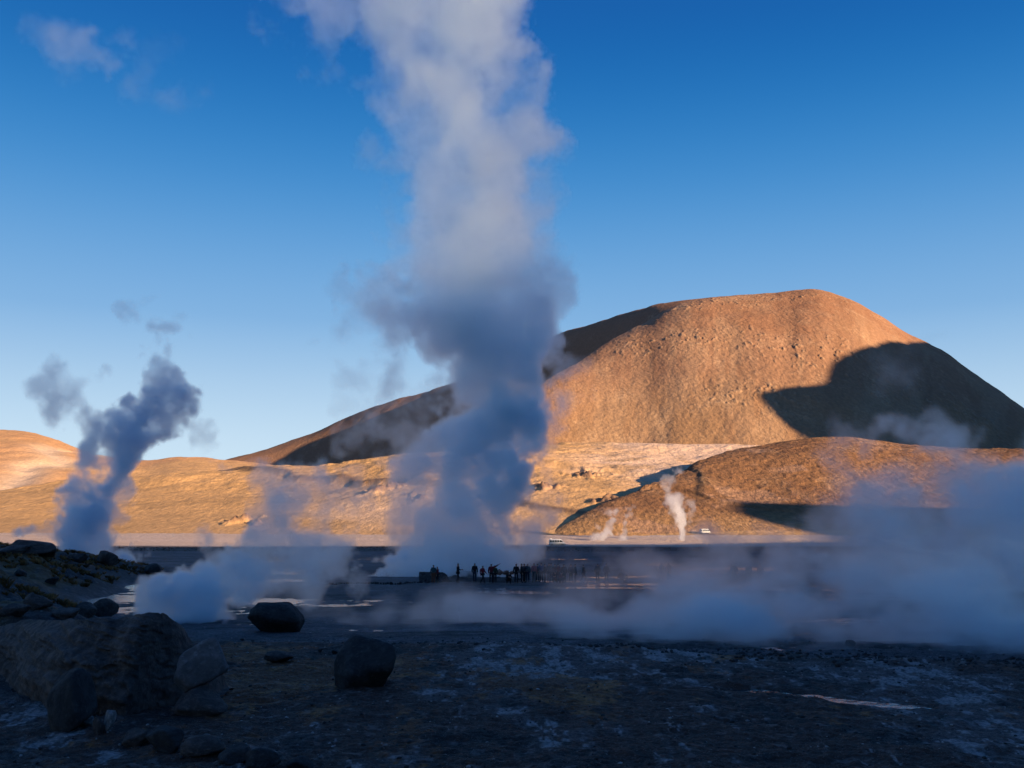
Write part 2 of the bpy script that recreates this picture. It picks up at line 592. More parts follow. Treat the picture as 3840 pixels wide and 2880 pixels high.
# ground under and behind the camera
xs = np.linspace(-60, 60, 60)
ys = np.linspace(-60, 8, 40)
Xb, Yb = np.meshgrid(xs, ys)
Zb = TER - 0.12 + .08 * fbm(Xb, Yb, 4, 3) + 0 * Xb
cb = np.ones(Zb.shape + (3,)) * rgb(.05, .04, .036)
gb = grid_mesh('ground', Xb, Yb, Zb, M_ground, cb, True)
tag(gb, kind='structure')

# water lying in the hollows of the flooded field, and the foreground puddle
k = NT('still_water')
wn_ = k.noise(k.coord((1, 1, 1)), 3.0, 3, .5)
M_water = k.done((.02, .03, .035), .14, k.bump(wn_, .05), .8)
wp = [(-75, 46), (-40, 36), (0, 38), (40, 34), (80, 40), (240, 300), (-200, 300)]
water = link_mesh('water', [(a, b, -0.075) for a, b in wp], [tuple(range(len(wp)))], M_water, smooth=False)
tag(water, kind='structure')
px0, px1 = PUDXY[0], PUDXY[-1]
pts = []
for i, (a, b) in enumerate(PUDXY):
    pts.append((a, b + PUDW[i] * 1.25 + .1, TER - .068))
for i, (a, b) in reversed(list(enumerate(PUDXY))):
    pts.append((a, b - PUDW[i] * 1.25 - .1, TER - .068))
puddle = link_mesh('puddle', pts, [tuple(range(len(pts) - 1, -1, -1))], M_water, smooth=False)
tag(puddle, kind='structure')

# ------------------------------------------------------------------ unseen hill off the camera's right shoulder, crest shaped to cast the shadow edges
CU = [-500, 0, 69, 78, 85, 94, 104, 130, 161, 188, 201, 236, 256, 277, 300, 342, 396, 455, 472, 495, 520, 545, 567, 601, 700, 800, 900, 1000, 1050, 1077, 1093, 1124, 1144, 1206,
      1242, 1334, 1415, 1535, 1686, 1820, 2200, 2600]
CZ = [80, 80, 78, 64, 60, 62, 66, 66, 63, 59, 55, 53, 54, 55.5, 54, 49, 47, 56, 80, 90, 84, 78, 73, 65, 66, 78, 100, 160, 215, 251, 275, 312, 337, 346,
      349, 401, 431, 464, 495, 518, 560, 520]
# (table drawn up for a sun at 11.5 degrees; brought to the present sun)
CZ = [z_ - (math.tan(math.radians(11.5)) - math.tan(SUN_EL)) * np.interp(u_, [60, 94, 160, 300, 520, 1000, 1200, 1800], [140, 100, 250, 240, 270, 700, 750, 800]) for u_, z_ in zip(CU, CZ)]
CT = 450.0
u = np.linspace(-500, 2600, 1400)
zz = np.interp(u, CU, CZ)
zz = zz + 1.5 * fbm(u, u * 0 + 5, 60, 3, .6, 31) * sst(430, 500, u)
zz = zz + 5.5 * fbm(u, u * 0 + 9, 75, 4, .6, 51) * sst(1040, 1120, u)
kz = np.hanning(9)
zz = np.convolve(np.pad(zz, 4, mode='edge'), kz / kz.sum(), 'valid') + 1.0 * fbm(u, u * 0, 25, 4, .6, 3)
crest = zz + math.tan(SUN_EL) * CT
v = np.concatenate([-np.linspace(1, 0, 40)[:-1] ** 1.5 * 900, np.linspace(0, 1, 40) ** 1.5 * 900])
U, Vv = np.meshgrid(u, v)
slope = np.where(Vv > 0, 1.35, 0.6)
Zc = crest[None, :] - np.abs(Vv) * slope
Zc = Zc + np.minimum(np.abs(Vv) / 40, 1) * 10 * (fbm(U, Vv, 120, 4) - 0.5)
Zc = np.maximum(Zc, -6)
sa, ca = math.sin(SUN_AZ), math.cos(SUN_AZ)
Xc = U * ca + (CT - Vv) * sa
Yc = U * sa - (CT - Vv) * ca
cc = np.ones(Zc.shape + (3,)) * rgb(.36, .22, .12)
hb = grid_mesh('hills', Xc, Yc, Zc, M_mount, cc)
tag(hb, kind='structure')

# ------------------------------------------------------------------ rocks
def hit(vx, vy):
    """where the sight line of a screen point meets the near ground"""
    q, e = ray(vx * V, vy * V)
    d = np.linspace(8, 420, 16000)
    z = CAMZ + e * d
    below = np.nonzero(z <= ground_z(q * d, d))[0]
    dd = d[below[0]] if len(below) else 420.0
    return Vector((q * dd, dd, float(ground_z(q * dd, dd))))


def rock_material(name, base, light, scale=3.0):
    k = NT(name)
    c = k.coord()
    n1 = k.noise(c, scale, 8, .62)
    n2 = k.noise(c, scale * 5, 5, .65)
    n3 = k.noise(c, scale * .6, 3, .5)
    col = k.mix(k.ramp(n1, .38, .66), base, light)
    col = k.mix(k.math('MULTIPLY', k.ramp(n2, .52, .7), .5), col, tuple(min(1, a * 1.7) for a in light))
    col = k.mix(k.math('MULTIPLY', k.ramp(n3, .52, .62), .5), col, (.012, .011, .011))
    h = k.math('ADD', n1, k.math('MULTIPLY', n2, .35))
    return k.done(col, .82, k.bump(h, .10), .25)


M_rock_dark = rock_material('dark_basalt', (.018, .018, .020), (.050, .046, .045))
M_rock_brown = rock_material('brown_stone', (.045, .034, .031), (.105, .080, .070))
M_rock_slab = rock_material('slab_stone', (.085, .078, .08), (.15, .14, .145), 2.0)
M_rock_pale = rock_material('pale_stone', (.16, .15, .15), (.34, .32, .31))


def rock_mesh(name, seed, sub=5, planes=16, soft=9.0, rough=.06, fr=2.2, flat=None):
    """angular boulder: soft intersection of random half-spaces, roughened"""
    r = random.Random(seed)
    bm = bmesh.new()
    bmesh.ops.create_icosphere(bm, subdivisions=sub, radius=1)
    co = np.array([v.co[:] for v in bm.verts])
    ns, hs_ = [], []
    for i in range(planes):
        n = np.array([r.gauss(0, 1), r.gauss(0, 1), r.gauss(0, 1)])
        n /= np.linalg.norm(n)
        ns.append(n)
        hs_.append(r.uniform(.72, 1.0))
    for e_ in (flat or []):
        ns.append(np.array(e_[:3]) / np.linalg.norm(e_[:3]))
        hs_.append(e_[3])
    dots = co @ np.array(ns).T / np.array(hs_)
    soft = min(soft, 9)
    rad = 1 / (np.sum(np.maximum(dots, 1e-3) ** soft, 1)) ** (1 / soft)
    p = co * np.clip(rad, .3, 1.4)[:, None]
    o = seed * 3.7
    d = fbm(p[:, 0] + p[:, 2] * .6, p[:, 1] - p[:, 2] * .8, 1 / fr * 2, 4, .55, o)
    d2 = fbm(p[:, 0] * 1.1 - p[:, 1] * .5, p[:, 2] * 2.4 + p[:, 0] * .3, .5, 5, .6, o + 9)
    crack = np.abs(fbm(p[:, 0] * .6 + p[:, 1] * .5, p[:, 2] * 1.6, .8, 3, .5, o + 30))
    p = p * (1 + rough * d + rough * .4 * d2 - rough * .7 * np.exp(-(crack / .022) ** 2))[:, None]
    lo, hi_ = p.min(0), p.max(0)
    p = (p - (lo + hi_) / 2) / (hi_ - lo)          # unit box, centred
    for v, c_ in zip(bm.verts, p):
        v.co = c_
    me = bpy.data.meshes.new(name)
    bm.to_mesh(me)
    bm.free()
    me.polygons.foreach_set('use_smooth', [True] * len(me.polygons))
    return me


def rock(vx, vy, wpx, hpx, seed, mat, label, name='boulder', cat='boulder', group=None, depth=.8, rot=0.0, sink=.2, tilt=0.0, lift=0.0, **kw):
    b = hit(vx, vy)
    sc = b.y / 2150.0
    w, h = wpx * sc, hpx * sc
    me = rock_mesh(name, seed, **kw)
    me.materials.append(mat)
    o = bpy.data.objects.new(name, me)
    COL.objects.link(o)
    h2 = h * (1 + sink)
    o.scale = (w, w * depth, h2)
    o.location = (b.x, b.y + w * depth * .42, b.z + h2 / 2 - h * sink + lift * sc)
    o.rotation_euler = (0, tilt, 0)
    return tag(o, label, cat, group)


ROCKS = [
    # vx, base y, width, height, seed, material, label, extras
    (424, 1541, 112, 104, 23, M_rock_slab, 'grey slab leaning against the right end of the huge brown boulder', dict(planes=5, soft=9, depth=.45, tilt=.35, lift=52, flat=[(-.3, -.9, .5, .5), (.6, 0, -.5, .7), (-.8, 0, .6, .75), (.7, 0, .6, .75)])),
    (425, 1548, 120, 52, 29, M_rock_brown, 'low cracked ledge of stone below the leaning slab', dict(planes=10, depth=.7)),
    (137, 1580, 104, 122, 31, M_rock_dark, 'smooth black boulder in front of the huge brown boulder', dict(planes=7, soft=9, rough=.04, depth=.8, flat=[(.8, -.4, .6, .6), (-.5, -.2, 1, .75)])),
    (782, 1487, 138, 102, 44, M_rock_dark, 'faceted dark boulder standing alone on the ochre crust', dict(planes=13, soft=18, depth=.85, rough=.05)),
    (586, 1368, 115, 62, 53, M_rock_dark, 'blocky dark boulder at the edge of the flooded field', dict(planes=9, soft=10, depth=.7)),
    (597, 1432, 62, 23, 61, M_rock_brown, 'flat three-cornered stone lying between the two lone dark boulders', dict(planes=7, soft=20, depth=.8)),
    (218, 1332, 52, 38, 71, M_rock_brown, 'rounded brown rock just behind the top of the huge boulder', dict(planes=10)),
    (180, 1330, 46, 28, 73, M_rock_brown, 'low brown rock left of the rounded one behind the huge boulder', dict(planes=10)),
    (72, 1318, 60, 34, 79, M_rock_brown, 'brown rock on the grassy bank above the huge boulder', dict(planes=9)),
    (20, 1338, 66, 30, 83, M_rock_brown, 'low brown rock at the left end of the grassy bank', dict(planes=9)),
    (130, 1338, 60, 22, 84, M_rock_brown, 'small flat brown rock amid rocks behind the huge boulder', dict(planes=9)),
    (60, 1196, 106, 30, 89, M_rock_brown, 'broad brown rock crowning the top of the grassy bank', dict(planes=9, sink=.4)),
    (14, 1198, 70, 20, 95, M_rock_brown, 'low rock at the left end of the bank top', dict(planes=9, sink=.4)),
    (225, 1220, 40, 30, 97, M_rock_brown, 'round brown rock on the sloping end of the bank', dict(planes=12, sink=.3)),
    (325, 1246, 46, 28, 101, M_rock_dark, 'jagged dark rock on the tip of the bank by the water', dict(planes=8, soft=20, sink=.3)),
    (160, 1212, 40, 16, 103, M_rock_brown, 'small rock on the bank top between the broad and the round rocks', dict(planes=9, sink=.3)),
    (38, 1246, 30, 17, 107, M_rock_brown, 'small grey-brown rock low on the grassy face of the bank', dict(planes=9, sink=.3)),
    (108, 1262, 26, 16, 109, M_rock_dark, 'small dark rock on the bare scree of the bank', dict(planes=9, sink=.3)),
    (75, 1395, 50, 20, 111, M_rock_dark, 'dark stone lying beside the left end of the huge boulder', dict(planes=9)),
    (1840, 1397, 22, 13, 113, M_rock_dark, 'lone dark stone in the fog edge on the right', dict(planes=9)),
    (722, 1413, 14, 9, 127, M_rock_dark, 'small dark stone left of the faceted boulder top', dict(planes=8, sub=4)),
    (692, 1410, 10, 8, 128, M_rock_dark, 'tiny dark stone between the blocky and the faceted boulders', dict(planes=8, sub=4)),
    (232, 1583, 26, 44, 131, M_rock_pale, 'pale upright stone in front of the huge boulder', dict(planes=7, soft=20, sink=.05)),
    (207, 1588, 28, 34, 137, M_rock_brown, 'brown upright stone touching the pale upright stone', dict(planes=7, soft=20)),
    (180, 1572, 34, 22, 139, M_rock_pale, 'whitish lump at the foot of the black boulder', dict(planes=9)),
    (392, 1543, 34, 16, 149, M_rock_pale, 'pale stone at the foot of the cracked ledge', dict(planes=9)),
    (424, 1545, 22, 15, 151, M_rock_pale, 'smaller pale stone right of its pale neighbour below the ledge', dict(planes=9)),
    (290, 1612, 66, 30, 157, M_rock_brown, 'leftmost dark brown rock in the row of rocks along the bottom', dict(planes=9)),
    (345, 1628, 84, 48, 163, M_rock_dark, 'black rock with pale flecks, largest in the row along the bottom', dict(planes=9, soft=14)),
    (430, 1640, 90, 40, 167, M_rock_brown, 'brown rock right of the largest black rock at the bottom', dict(planes=9)),
    (500, 1652, 70, 34, 173, M_rock_dark, 'angular dark rock in the middle of the row along the bottom', dict(planes=8, soft=16)),
    (560, 1664, 76, 40, 179, M_rock_dark, 'rounded dark rock near the right end of the row along the bottom', dict(planes=9)),
    (645, 1668, 60, 26, 181, M_rock_dark, 'low dark rock ending the row along the bottom', dict(planes=9)),
    (307, 1600, 22, 14, 191, M_rock_pale, 'pale stone behind the largest black rock at the bottom', dict(planes=9, sub=4)),
    (690, 1640, 8, 5, 193, M_rock_pale, 'white pebble above the last dark rock at the bottom', dict(planes=9, sub=3)),
]
for vx, vy, wp_, hp, sd, mt, lab, ex in ROCKS:
    small = wp_ < 40
    rock(vx, vy, wp_, hp, sd, mt, lab, name='stone' if small else 'boulder', cat='stone' if small else 'boulder',
         group='rocks scattered over the dark shore', **ex)

# the huge boulder: a long crumpled block, its outline and its foot following the photograph, about three metres deep
BT = [(-150, 1470), (-90, 1405), (-40, 1366), (0, 1352), (60, 1337), (130, 1341), (200, 1334), (250, 1336), (295, 1323), (350, 1321), (382, 1345), (403, 1384), (440, 1400), (468, 1445), (482, 1500), (492, 1528)]
BF = [(-150, 1440), (0, 1442), (60, 1470), (110, 1512), (200, 1546), (330, 1544), (400, 1526), (450, 1512), (492, 1500)]
nu, nv = 420, 190
vxs = np.linspace(-150, 492, nu)
tops = np.interp(vxs, *zip(*BT)) + 2.2 * fbm(vxs, vxs * 0 + 3, 30, 4, .6, 77)
foots = np.interp(vxs, *zip(*BF))
bb = np.linspace(0, 1, nv)
BX, BY, BZ = np.zeros((nv, nu)), np.zeros((nv, nu)), np.zeros((nv, nu))
HH = np.array([hit(a_, b_)[:] for a_, b_ in zip(vxs, foots)])
kk = np.hanning(45)
kk /= kk.sum()
HH = np.stack([np.convolve(np.pad(HH[:, i_], 22, mode='edge'), kk, 'valid') for i_ in range(3)], 1)
for iu, (vx_, tp_, ft_) in enumerate(zip(vxs, tops, foots)):
    h_ = Vector(HH[iu])
    dep = 3.1 * math.sqrt(max(1 - ((vx_ - 170) / 330.0) ** 2, .03)) + .25
    dt = h_.y + dep * .42
    q_, e_ = ray(vx_ * V, tp_ * V)
    top_ = CAMZ + e_ * dt
    prof_ = np.interp(bb, [0, .06, .16, .28, .42, .62, .82, 1], [-.12, .30, .62, .86, 1.0, .93, .62, -.15])
    BX[:, iu] = q_ * dt
    BY[:, iu] = h_.y + dep * bb
    BZ[:, iu] = h_.z + max(top_ - h_.z, .05) * prof_
SX, SZ = BX * .8 + BY * .25, BZ * 1.9 + BX * .28
face = np.clip(1.6 - 2.6 * bb, 0, 1)[:, None]
lump = fbm(SX, SZ, 1.1, 5, .6, 811)
strat = np.abs(fbm(SX * .45, SZ * 1.2, .55, 4, .6, 823))
BY = BY - (.26 * lump - .20 * np.minimum(strat, .35)) * face
BZ = BZ + .05 * fbm(BX, BY, .9, 5, .65, 831) - .07 * np.exp(-(fbm(BX * .5, BY, 1.3, 3, .5, 837) / .05) ** 2) * (1 - face)
c_ = np.ones(BZ.shape + (3,)) * .5
bld = grid_mesh('boulder', BX, BY, BZ, M_rock_brown, None, True)
tag(bld, 'huge long brown boulder filling the lower left of the dark shore', 'boulder', 'rocks scattered over the dark shore')

# the row of kerb stones along the visitors' path
kerb = [rock_mesh('kerb_stone', 900 + i, sub=2, planes=8, soft=12) for i in range(6)]
for m_ in kerb:
    m_.materials.append(M_rock_dark)
rk = random.Random(3)
n_k = 88
for i in range(n_k):
    vx = 664 + (1130 - 664) * (i + rk.uniform(-.25, .25)) / n_k
    vy = np.interp(vx, [664, 760, 860, 905, 1130], [1266, 1261, 1262, 1259, 1252]) + rk.uniform(-.7, .7)
    b = hit(vx, vy)
    o = bpy.data.objects.new('kerb_stone', kerb[i % 6])
    COL.objects.link(o)
    sz = rk.uniform(.13, .27)
    o.scale = (sz * rk.uniform(.9, 1.4), sz, sz * rk.uniform(.8, 1.3))
    o.location = (b.x, b.y, b.z + sz * .3)
    o.rotation_euler = (0, 0, rk.uniform(0, 6.3))
    tag(o, 'small dark stone in the long kerb row edging the visitors\' path', 'stone', 'kerb stones along the path')


# loose small stones nobody could count
def scatter_stones(name, spots, mat, seed):
    base = []
    for i in range(4):
        m_ = rock_mesh('tmp', 700 + i, sub=1, planes=7, soft=10)
        base.append((np.array([v.co[:] for v in m_.vertices]), np.array([p.vertices[:] for p in m_.polygons])))
        bpy.data.meshes.remove(m_)
    VS, FS = [], []
    off = 0
    r = random.Random(seed)
    for (x, y, sz) in spots:
        v, f = base[r.randrange(4)]
        a = r.uniform(0, 6.28)
        R_ = np.array([[math.cos(a), -math.sin(a), 0], [math.sin(a), math.cos(a), 0], [0, 0, 1]])
        z = float(ground_z(x, y))
        VS.append((v * np.array([sz * r.uniform(.8, 1.5), sz, sz * r.uniform(.5, .95)])) @ R_.T + np.array([x, y, z + sz * .15]))
        FS.append(f + off)
        off += len(v)
    VS = np.concatenate(VS)
    FS = np.concatenate(FS)
    o = link_mesh(name, VS.tolist(), FS.tolist(), mat)
    return o


r5 = random.Random(5)
sp = []
for i in range(2600):
    vx = r5.uniform(500, 2350)
    q_ = ray(vx * V, 1390 * V)[0]
    e_ = np.interp(q_, EDGE_Q, EDGE_D)
    d_ = e_ + r5.gauss(1.3, 1.6) * (1 if vx > 1300 else .6)
    if vx < 1300 and r5.random() < .5:
        continue
    sp.append((q_ * d_, d_, abs(r5.gauss(.05, .05)) + .04))
g1 = scatter_stones('gravel', sp, M_rock_dark, 1)
tag(g1, 'dark rubble along the edge of the flooded field', kind='stuff')
sp = []
for i in range(4200):
    d_ = 13 + 32 * r5.random() ** .8
    x_ = r5.uniform(-.62, .62) * d_
    sp.append((x_, d_, min(abs(r5.gauss(.015, .03)) + .015, .12)))
g2 = scatter_stones('gravel', sp[:2900], M_rock_dark, 2)
g3 = scatter_stones('gravel', sp[2900:], M_rock_pale, 4)
tag(g2, 'small dark stones strewn over the foreground crust', kind='stuff')
tag(g3, 'small whitish sinter chips strewn over the foreground crust', kind='stuff')


# ------------------------------------------------------------------ straw grass on the bank
def grass(name, spots, mat, seed, blades=26):
    r = np.random.RandomState(seed)
    VS, FS = [], []
    off = 0
    for (x, y, h) in spots:
        z = float(ground_z(x, y)) - .03
        for b in range(blades):
            a = r.uniform(0, 6.28)
            lean = r.uniform(.1, .75)
            l_ = h * r.uniform(.6, 1.1)
            bx, by = x + math.cos(a) * h * .25 * r.rand(), y + math.sin(a) * h * .25 * r.rand()
            tx, ty = bx + math.cos(a) * l_ * lean, by + math.sin(a) * l_ * lean
            w_ = .018 + .012 * r.rand()
            nx, ny = -math.sin(a) * w_, math.cos(a) * w_
            VS += [(bx - nx, by - ny, z), (bx + nx, by + ny, z), ((bx * .5 + tx * .5) + nx * .7, (by * .5 + ty * .5) + ny * .7, z + l_ * .62), (tx, ty, z + l_ * (1 - lean * .35))]
            FS += [(off, off + 1, off + 2), (off, off + 2, off + 3)]
            off += 4
    return link_mesh(name, VS, FS, mat, smooth=False)


k = NT('straw_grass')
M_grass = k.done(k.mix(k.ramp(k.noise(k.coord(), .35, 4), .38, .62), (.07, .035, .014), (.30, .145, .05)), .9, None, .1)
spots = []
rg = np.random.RandomState(12)
while len(spots) < 1500:
    y_ = rg.uniform(44, 125)
    x_ = shore(y_) - 1.5 - abs(rg.normal(0, 11))
    if x_ < -.72 * y_:
        continue
    if float(fbm(np.array(x_), np.array(y_), 9, 3, .5, 520)) < -.15 + .4 * rg.rand():
        continue
    spots.append((x_, y_, rg.uniform(.2, .5)))
gr = grass('grass', spots, M_grass, 5)
tag(gr, 'straw coloured tussock grass on the dark bank', kind='stuff')
# dark tufts along the far bank of the field
spots = []
for i in range(2600):
    y_ = rg.uniform(285, 330)
    x_ = rg.uniform(-.6, .62) * y_
    spots.append((x_, y_, rg.uniform(.25, .55)))
k = NT('dark_tussock')
M_tuss = k.done(k.mix(k.noise(k.coord(), .3, 3), (.03, .022, .018), (.07, .05, .03)), .95, None, .1)
gt = grass('grass', spots, M_tuss, 6, blades=7)
tag(gt, 'dark tussocks on the far bank of the flooded field', kind='stuff')

# scattered tussocks and rocks on the near foothills give the sunlit slopes their grain
# ------------------------------------------------------------------ stone wall and berm by the path
k = NT('masonry')
c_ = k.coord()
vv = k.n('ShaderNodeTexVoronoi', Vector=c_, Scale=3.2, _feature='DISTANCE_TO_EDGE').outputs['Distance']
M_wall = k.done(k.mix(k.ramp(vv, .0, .07), (.012, .011, .012), k.mix(k.noise(c_, 4, 5), (.04, .04, .045), (.11, .11, .12))), .9, k.bump(k.ramp(vv, 0, .08), .05), .2)
w0 = hit(905, 1257)
w1 = hit(966, 1256)
w0.z = min(w0.z, 0)


def profile_prism(name, prof, y0, y1, mat, parent=None, jitter=0.0, seed=1, cuts=3):
    bm = bmesh.new()
    a = [bm.verts.new((x, y0, z)) for x, z in prof]
    b = [bm.verts.new((x, y1, z)) for x, z in prof]
    n = len(prof)
    bm.faces.new(a)
    bm.faces.new(list(reversed(b)))
    for i in range(n):
        bm.faces.new((a[i], b[i], b[(i + 1) % n], a[(i + 1) % n]))
    bmesh.ops.recalc_face_normals(bm, faces=bm.faces)
    if cuts:
        bmesh.ops.subdivide_edges(bm, edges=bm.edges, cuts=cuts, use_grid_fill=True)
        bmesh.ops.triangulate(bm, faces=[f for f in bm.faces if len(f.verts) > 4])
    if jitter:
        r = random.Random(seed)
        for v in bm.verts:
            v.co += Vector((r.uniform(-1, 1), r.uniform(-1, 1), r.uniform(-1, 1))) * jitter
    me = bpy.data.meshes.new(name)
    bm.to_mesh(me)
    bm.free()
    if mat:
        me.materials.append(mat)
    o = bpy.data.objects.new(name, me)
    COL.objects.link(o)
    if parent:
        o.parent = parent
    return o


L = w1.x - w0.x
wall = profile_prism('stone_wall', [(0, -.1), (L + .25, -.1), (L + .2, .3), (L - .1, .72), (L - .45, .95), (0, .98)], 0, .9, M_wall, jitter=.035, cuts=5)
wall.location = (w0.x, w0.y, w0.z)
tag(wall, 'low dark stone block wall at the left end of the visitor platform', 'wall')

k = NT('rubble')
M_rub = k.done(k.mix(k.noise(k.coord(), 3, 6), (.03, .025, .025), (.11, .085, .075)), .95, k.bump(k.noise(k.coord(), 6, 5), .1), .1)
xa, xb = w1.x, hit(1135, 1254).x
xs_ = np.linspace(xa, xb, 130)
ys_ = np.linspace(-1.4, 1.4, 26)
Xm, Ym = np.meshgrid(xs_, ys_)
prof = np.interp(Xm, [xa, xa + .4, xa + 2, xa + 5, xb - 2.2, xb - 1.4, xb], [.30, .42, .26, .34, .42, .22, .0])
Zm = prof * (1 - (Ym / 1.4) ** 4) * 1.15 * (1 + .35 * fbm(Xm, Ym, .8, 3)) - .12 * (np.abs(Ym) / 1.4)
yb = w0.y + 2.4
berm = grid_mesh('earth_berm', Xm, Ym + yb, Zm + float(ground_z(xa, yb)), M_rub)
tag(berm, 'long low berm of dark rubble behind the walking visitors', 'berm')

M_red_stone = rock_material('red_stone', (.12, .05, .035), (.26, .12, .08), 4)
for i, (vx, wp_, hp, lab) in enumerate([(1078, 17, 11, 'rust-red rock behind the crouching visitor, left one'), (1092, 14, 8, 'smaller rust-red rock right next to the larger one'), (1107, 12, 7, 'low reddish rock nearest the crouching visitor')]):
    o = rock(vx, 1247, wp_, hp, 300 + i, M_red_stone, lab, name='stone', cat='stone', group='reddish rocks on the berm', sub=3)
    o.location.z += .32


# ------------------------------------------------------------------ visitors
def skin_mesh(name, verts, edges, radii, sub=1):
    me = bpy.data.meshes.new(name)
    me.from_pydata(verts, edges, [])
    o = bpy.data.objects.new(name, me)
    COL.objects.link(o)
    md = o.modifiers.new('s', 'SKIN')
    for i, r in enumerate(radii):
        rr = r if isinstance(r, tuple) else (r, r)
        me.skin_vertices[0].data[i].radius = rr
        me.skin_vertices[0].data[i].use_root = (i == 0)
    md.use_smooth_shade = True
    if sub:
        m2 = o.modifiers.new('u', 'SUBSURF')
        m2.levels = sub
        m2.render_levels = sub
    dg = bpy.context.evaluated_depsgraph_get()
    out = bpy.data.meshes.new_from_object(o.evaluated_get(dg))
    out.name = name
    bpy.data.objects.remove(o)
    bpy.data.meshes.remove(me)
    return out


def pose(kind):
    """joint positions of a 1.72 m figure facing -Y"""
    J = dict(pel=(0, 0, .94), bel=(0, 0, 1.10), che=(0, 0, 1.32), nb=(0, 0, 1.46), hd=(0, -.015, 1.585), ht=(0, -.01, 1.665))
    for s, n in ((-1, 'l'), (1, 'r')):
        J['hip' + n] = (s * .09, 0, .90)
        J['kn' + n] = (s * .10, -.02, .49)
        J['an' + n] = (s * .11, .01, .08)
        J['to' + n] = (s * .13, -.15, .04)
        J['sh' + n] = (s * .175, 0, 1.40)
        J['el' + n] = (s * .235, .02, 1.13)
        J['wr' + n] = (s * .245, -.05, .89)
    if kind == 'walk':
        J.update(knl=(-.09, -.20, .52), anl=(-.10, -.27, .10), tol=(-.12, -.42, .07), knr=(.09, .05, .50), anr=(.10, .33, .14), tor=(.11, .20, .04),
                 ell=(-.24, .13, 1.15), wrl=(-.23, .12, .91), elr=(.24, -.08, 1.14), wrr=(.22, -.27, 1.0))
    if kind == 'side_hands':
        J.update(knl=(-.09, -.08, .50), anl=(-.10, -.04, .08), tol=(-.1, -.2, .04), knr=(.09, .02, .50), anr=(.1, .16, .09), tor=(.11, .02, .04),
                 ell=(-.22, -.06, 1.14), wrl=(-.13, -.28, 1.16), elr=(.22, -.06, 1.14), wrr=(.13, -.30, 1.14))
    if kind == 'point':
        J.update(elr=(.42, -.03, 1.50), wrr=(.64, -.06, 1.64))
    if kind == 'photo':
        J.update(ell=(-.27, -.14, 1.24), wrl=(-.09, -.30, 1.50), elr=(.27, -.14, 1.24), wrr=(.09, -.30, 1.50))
    if kind == 'crouch':
        J = dict(pel=(0, .12, .36), bel=(0, .08, .50), che=(0, -.06, .68), nb=(0, -.12, .80), hd=(0, -.17, .92), ht=(0, -.17, 1.0))
        for s, n in ((-1, 'l'), (1, 'r')):
            J['hip' + n] = (s * .10, .10, .34)
            J['kn' + n] = (s * .17, -.27, .48)
            J['an' + n] = (s * .15, -.06, .08)
            J['to' + n] = (s * .17, -.22, .04)
            J['sh' + n] = (s * .18, -.08, .76)
            J['el' + n] = (s * .24, -.24, .58)
            J['wr' + n] = (s * .10, -.38, .60)
    return J


def chain(J, parts):
    """parts: list of (key, parent key, radius)"""
    ks = [k_ for k_, p_, r_ in parts]
    vs = [J[k_] for k_ in ks]
    es = [(ks.index(p_), i) for i, (k_, p_, r_) in enumerate(parts) if p_]
    return vs, es, [r_ for k_, p_, r_ in parts]


FIG = {}


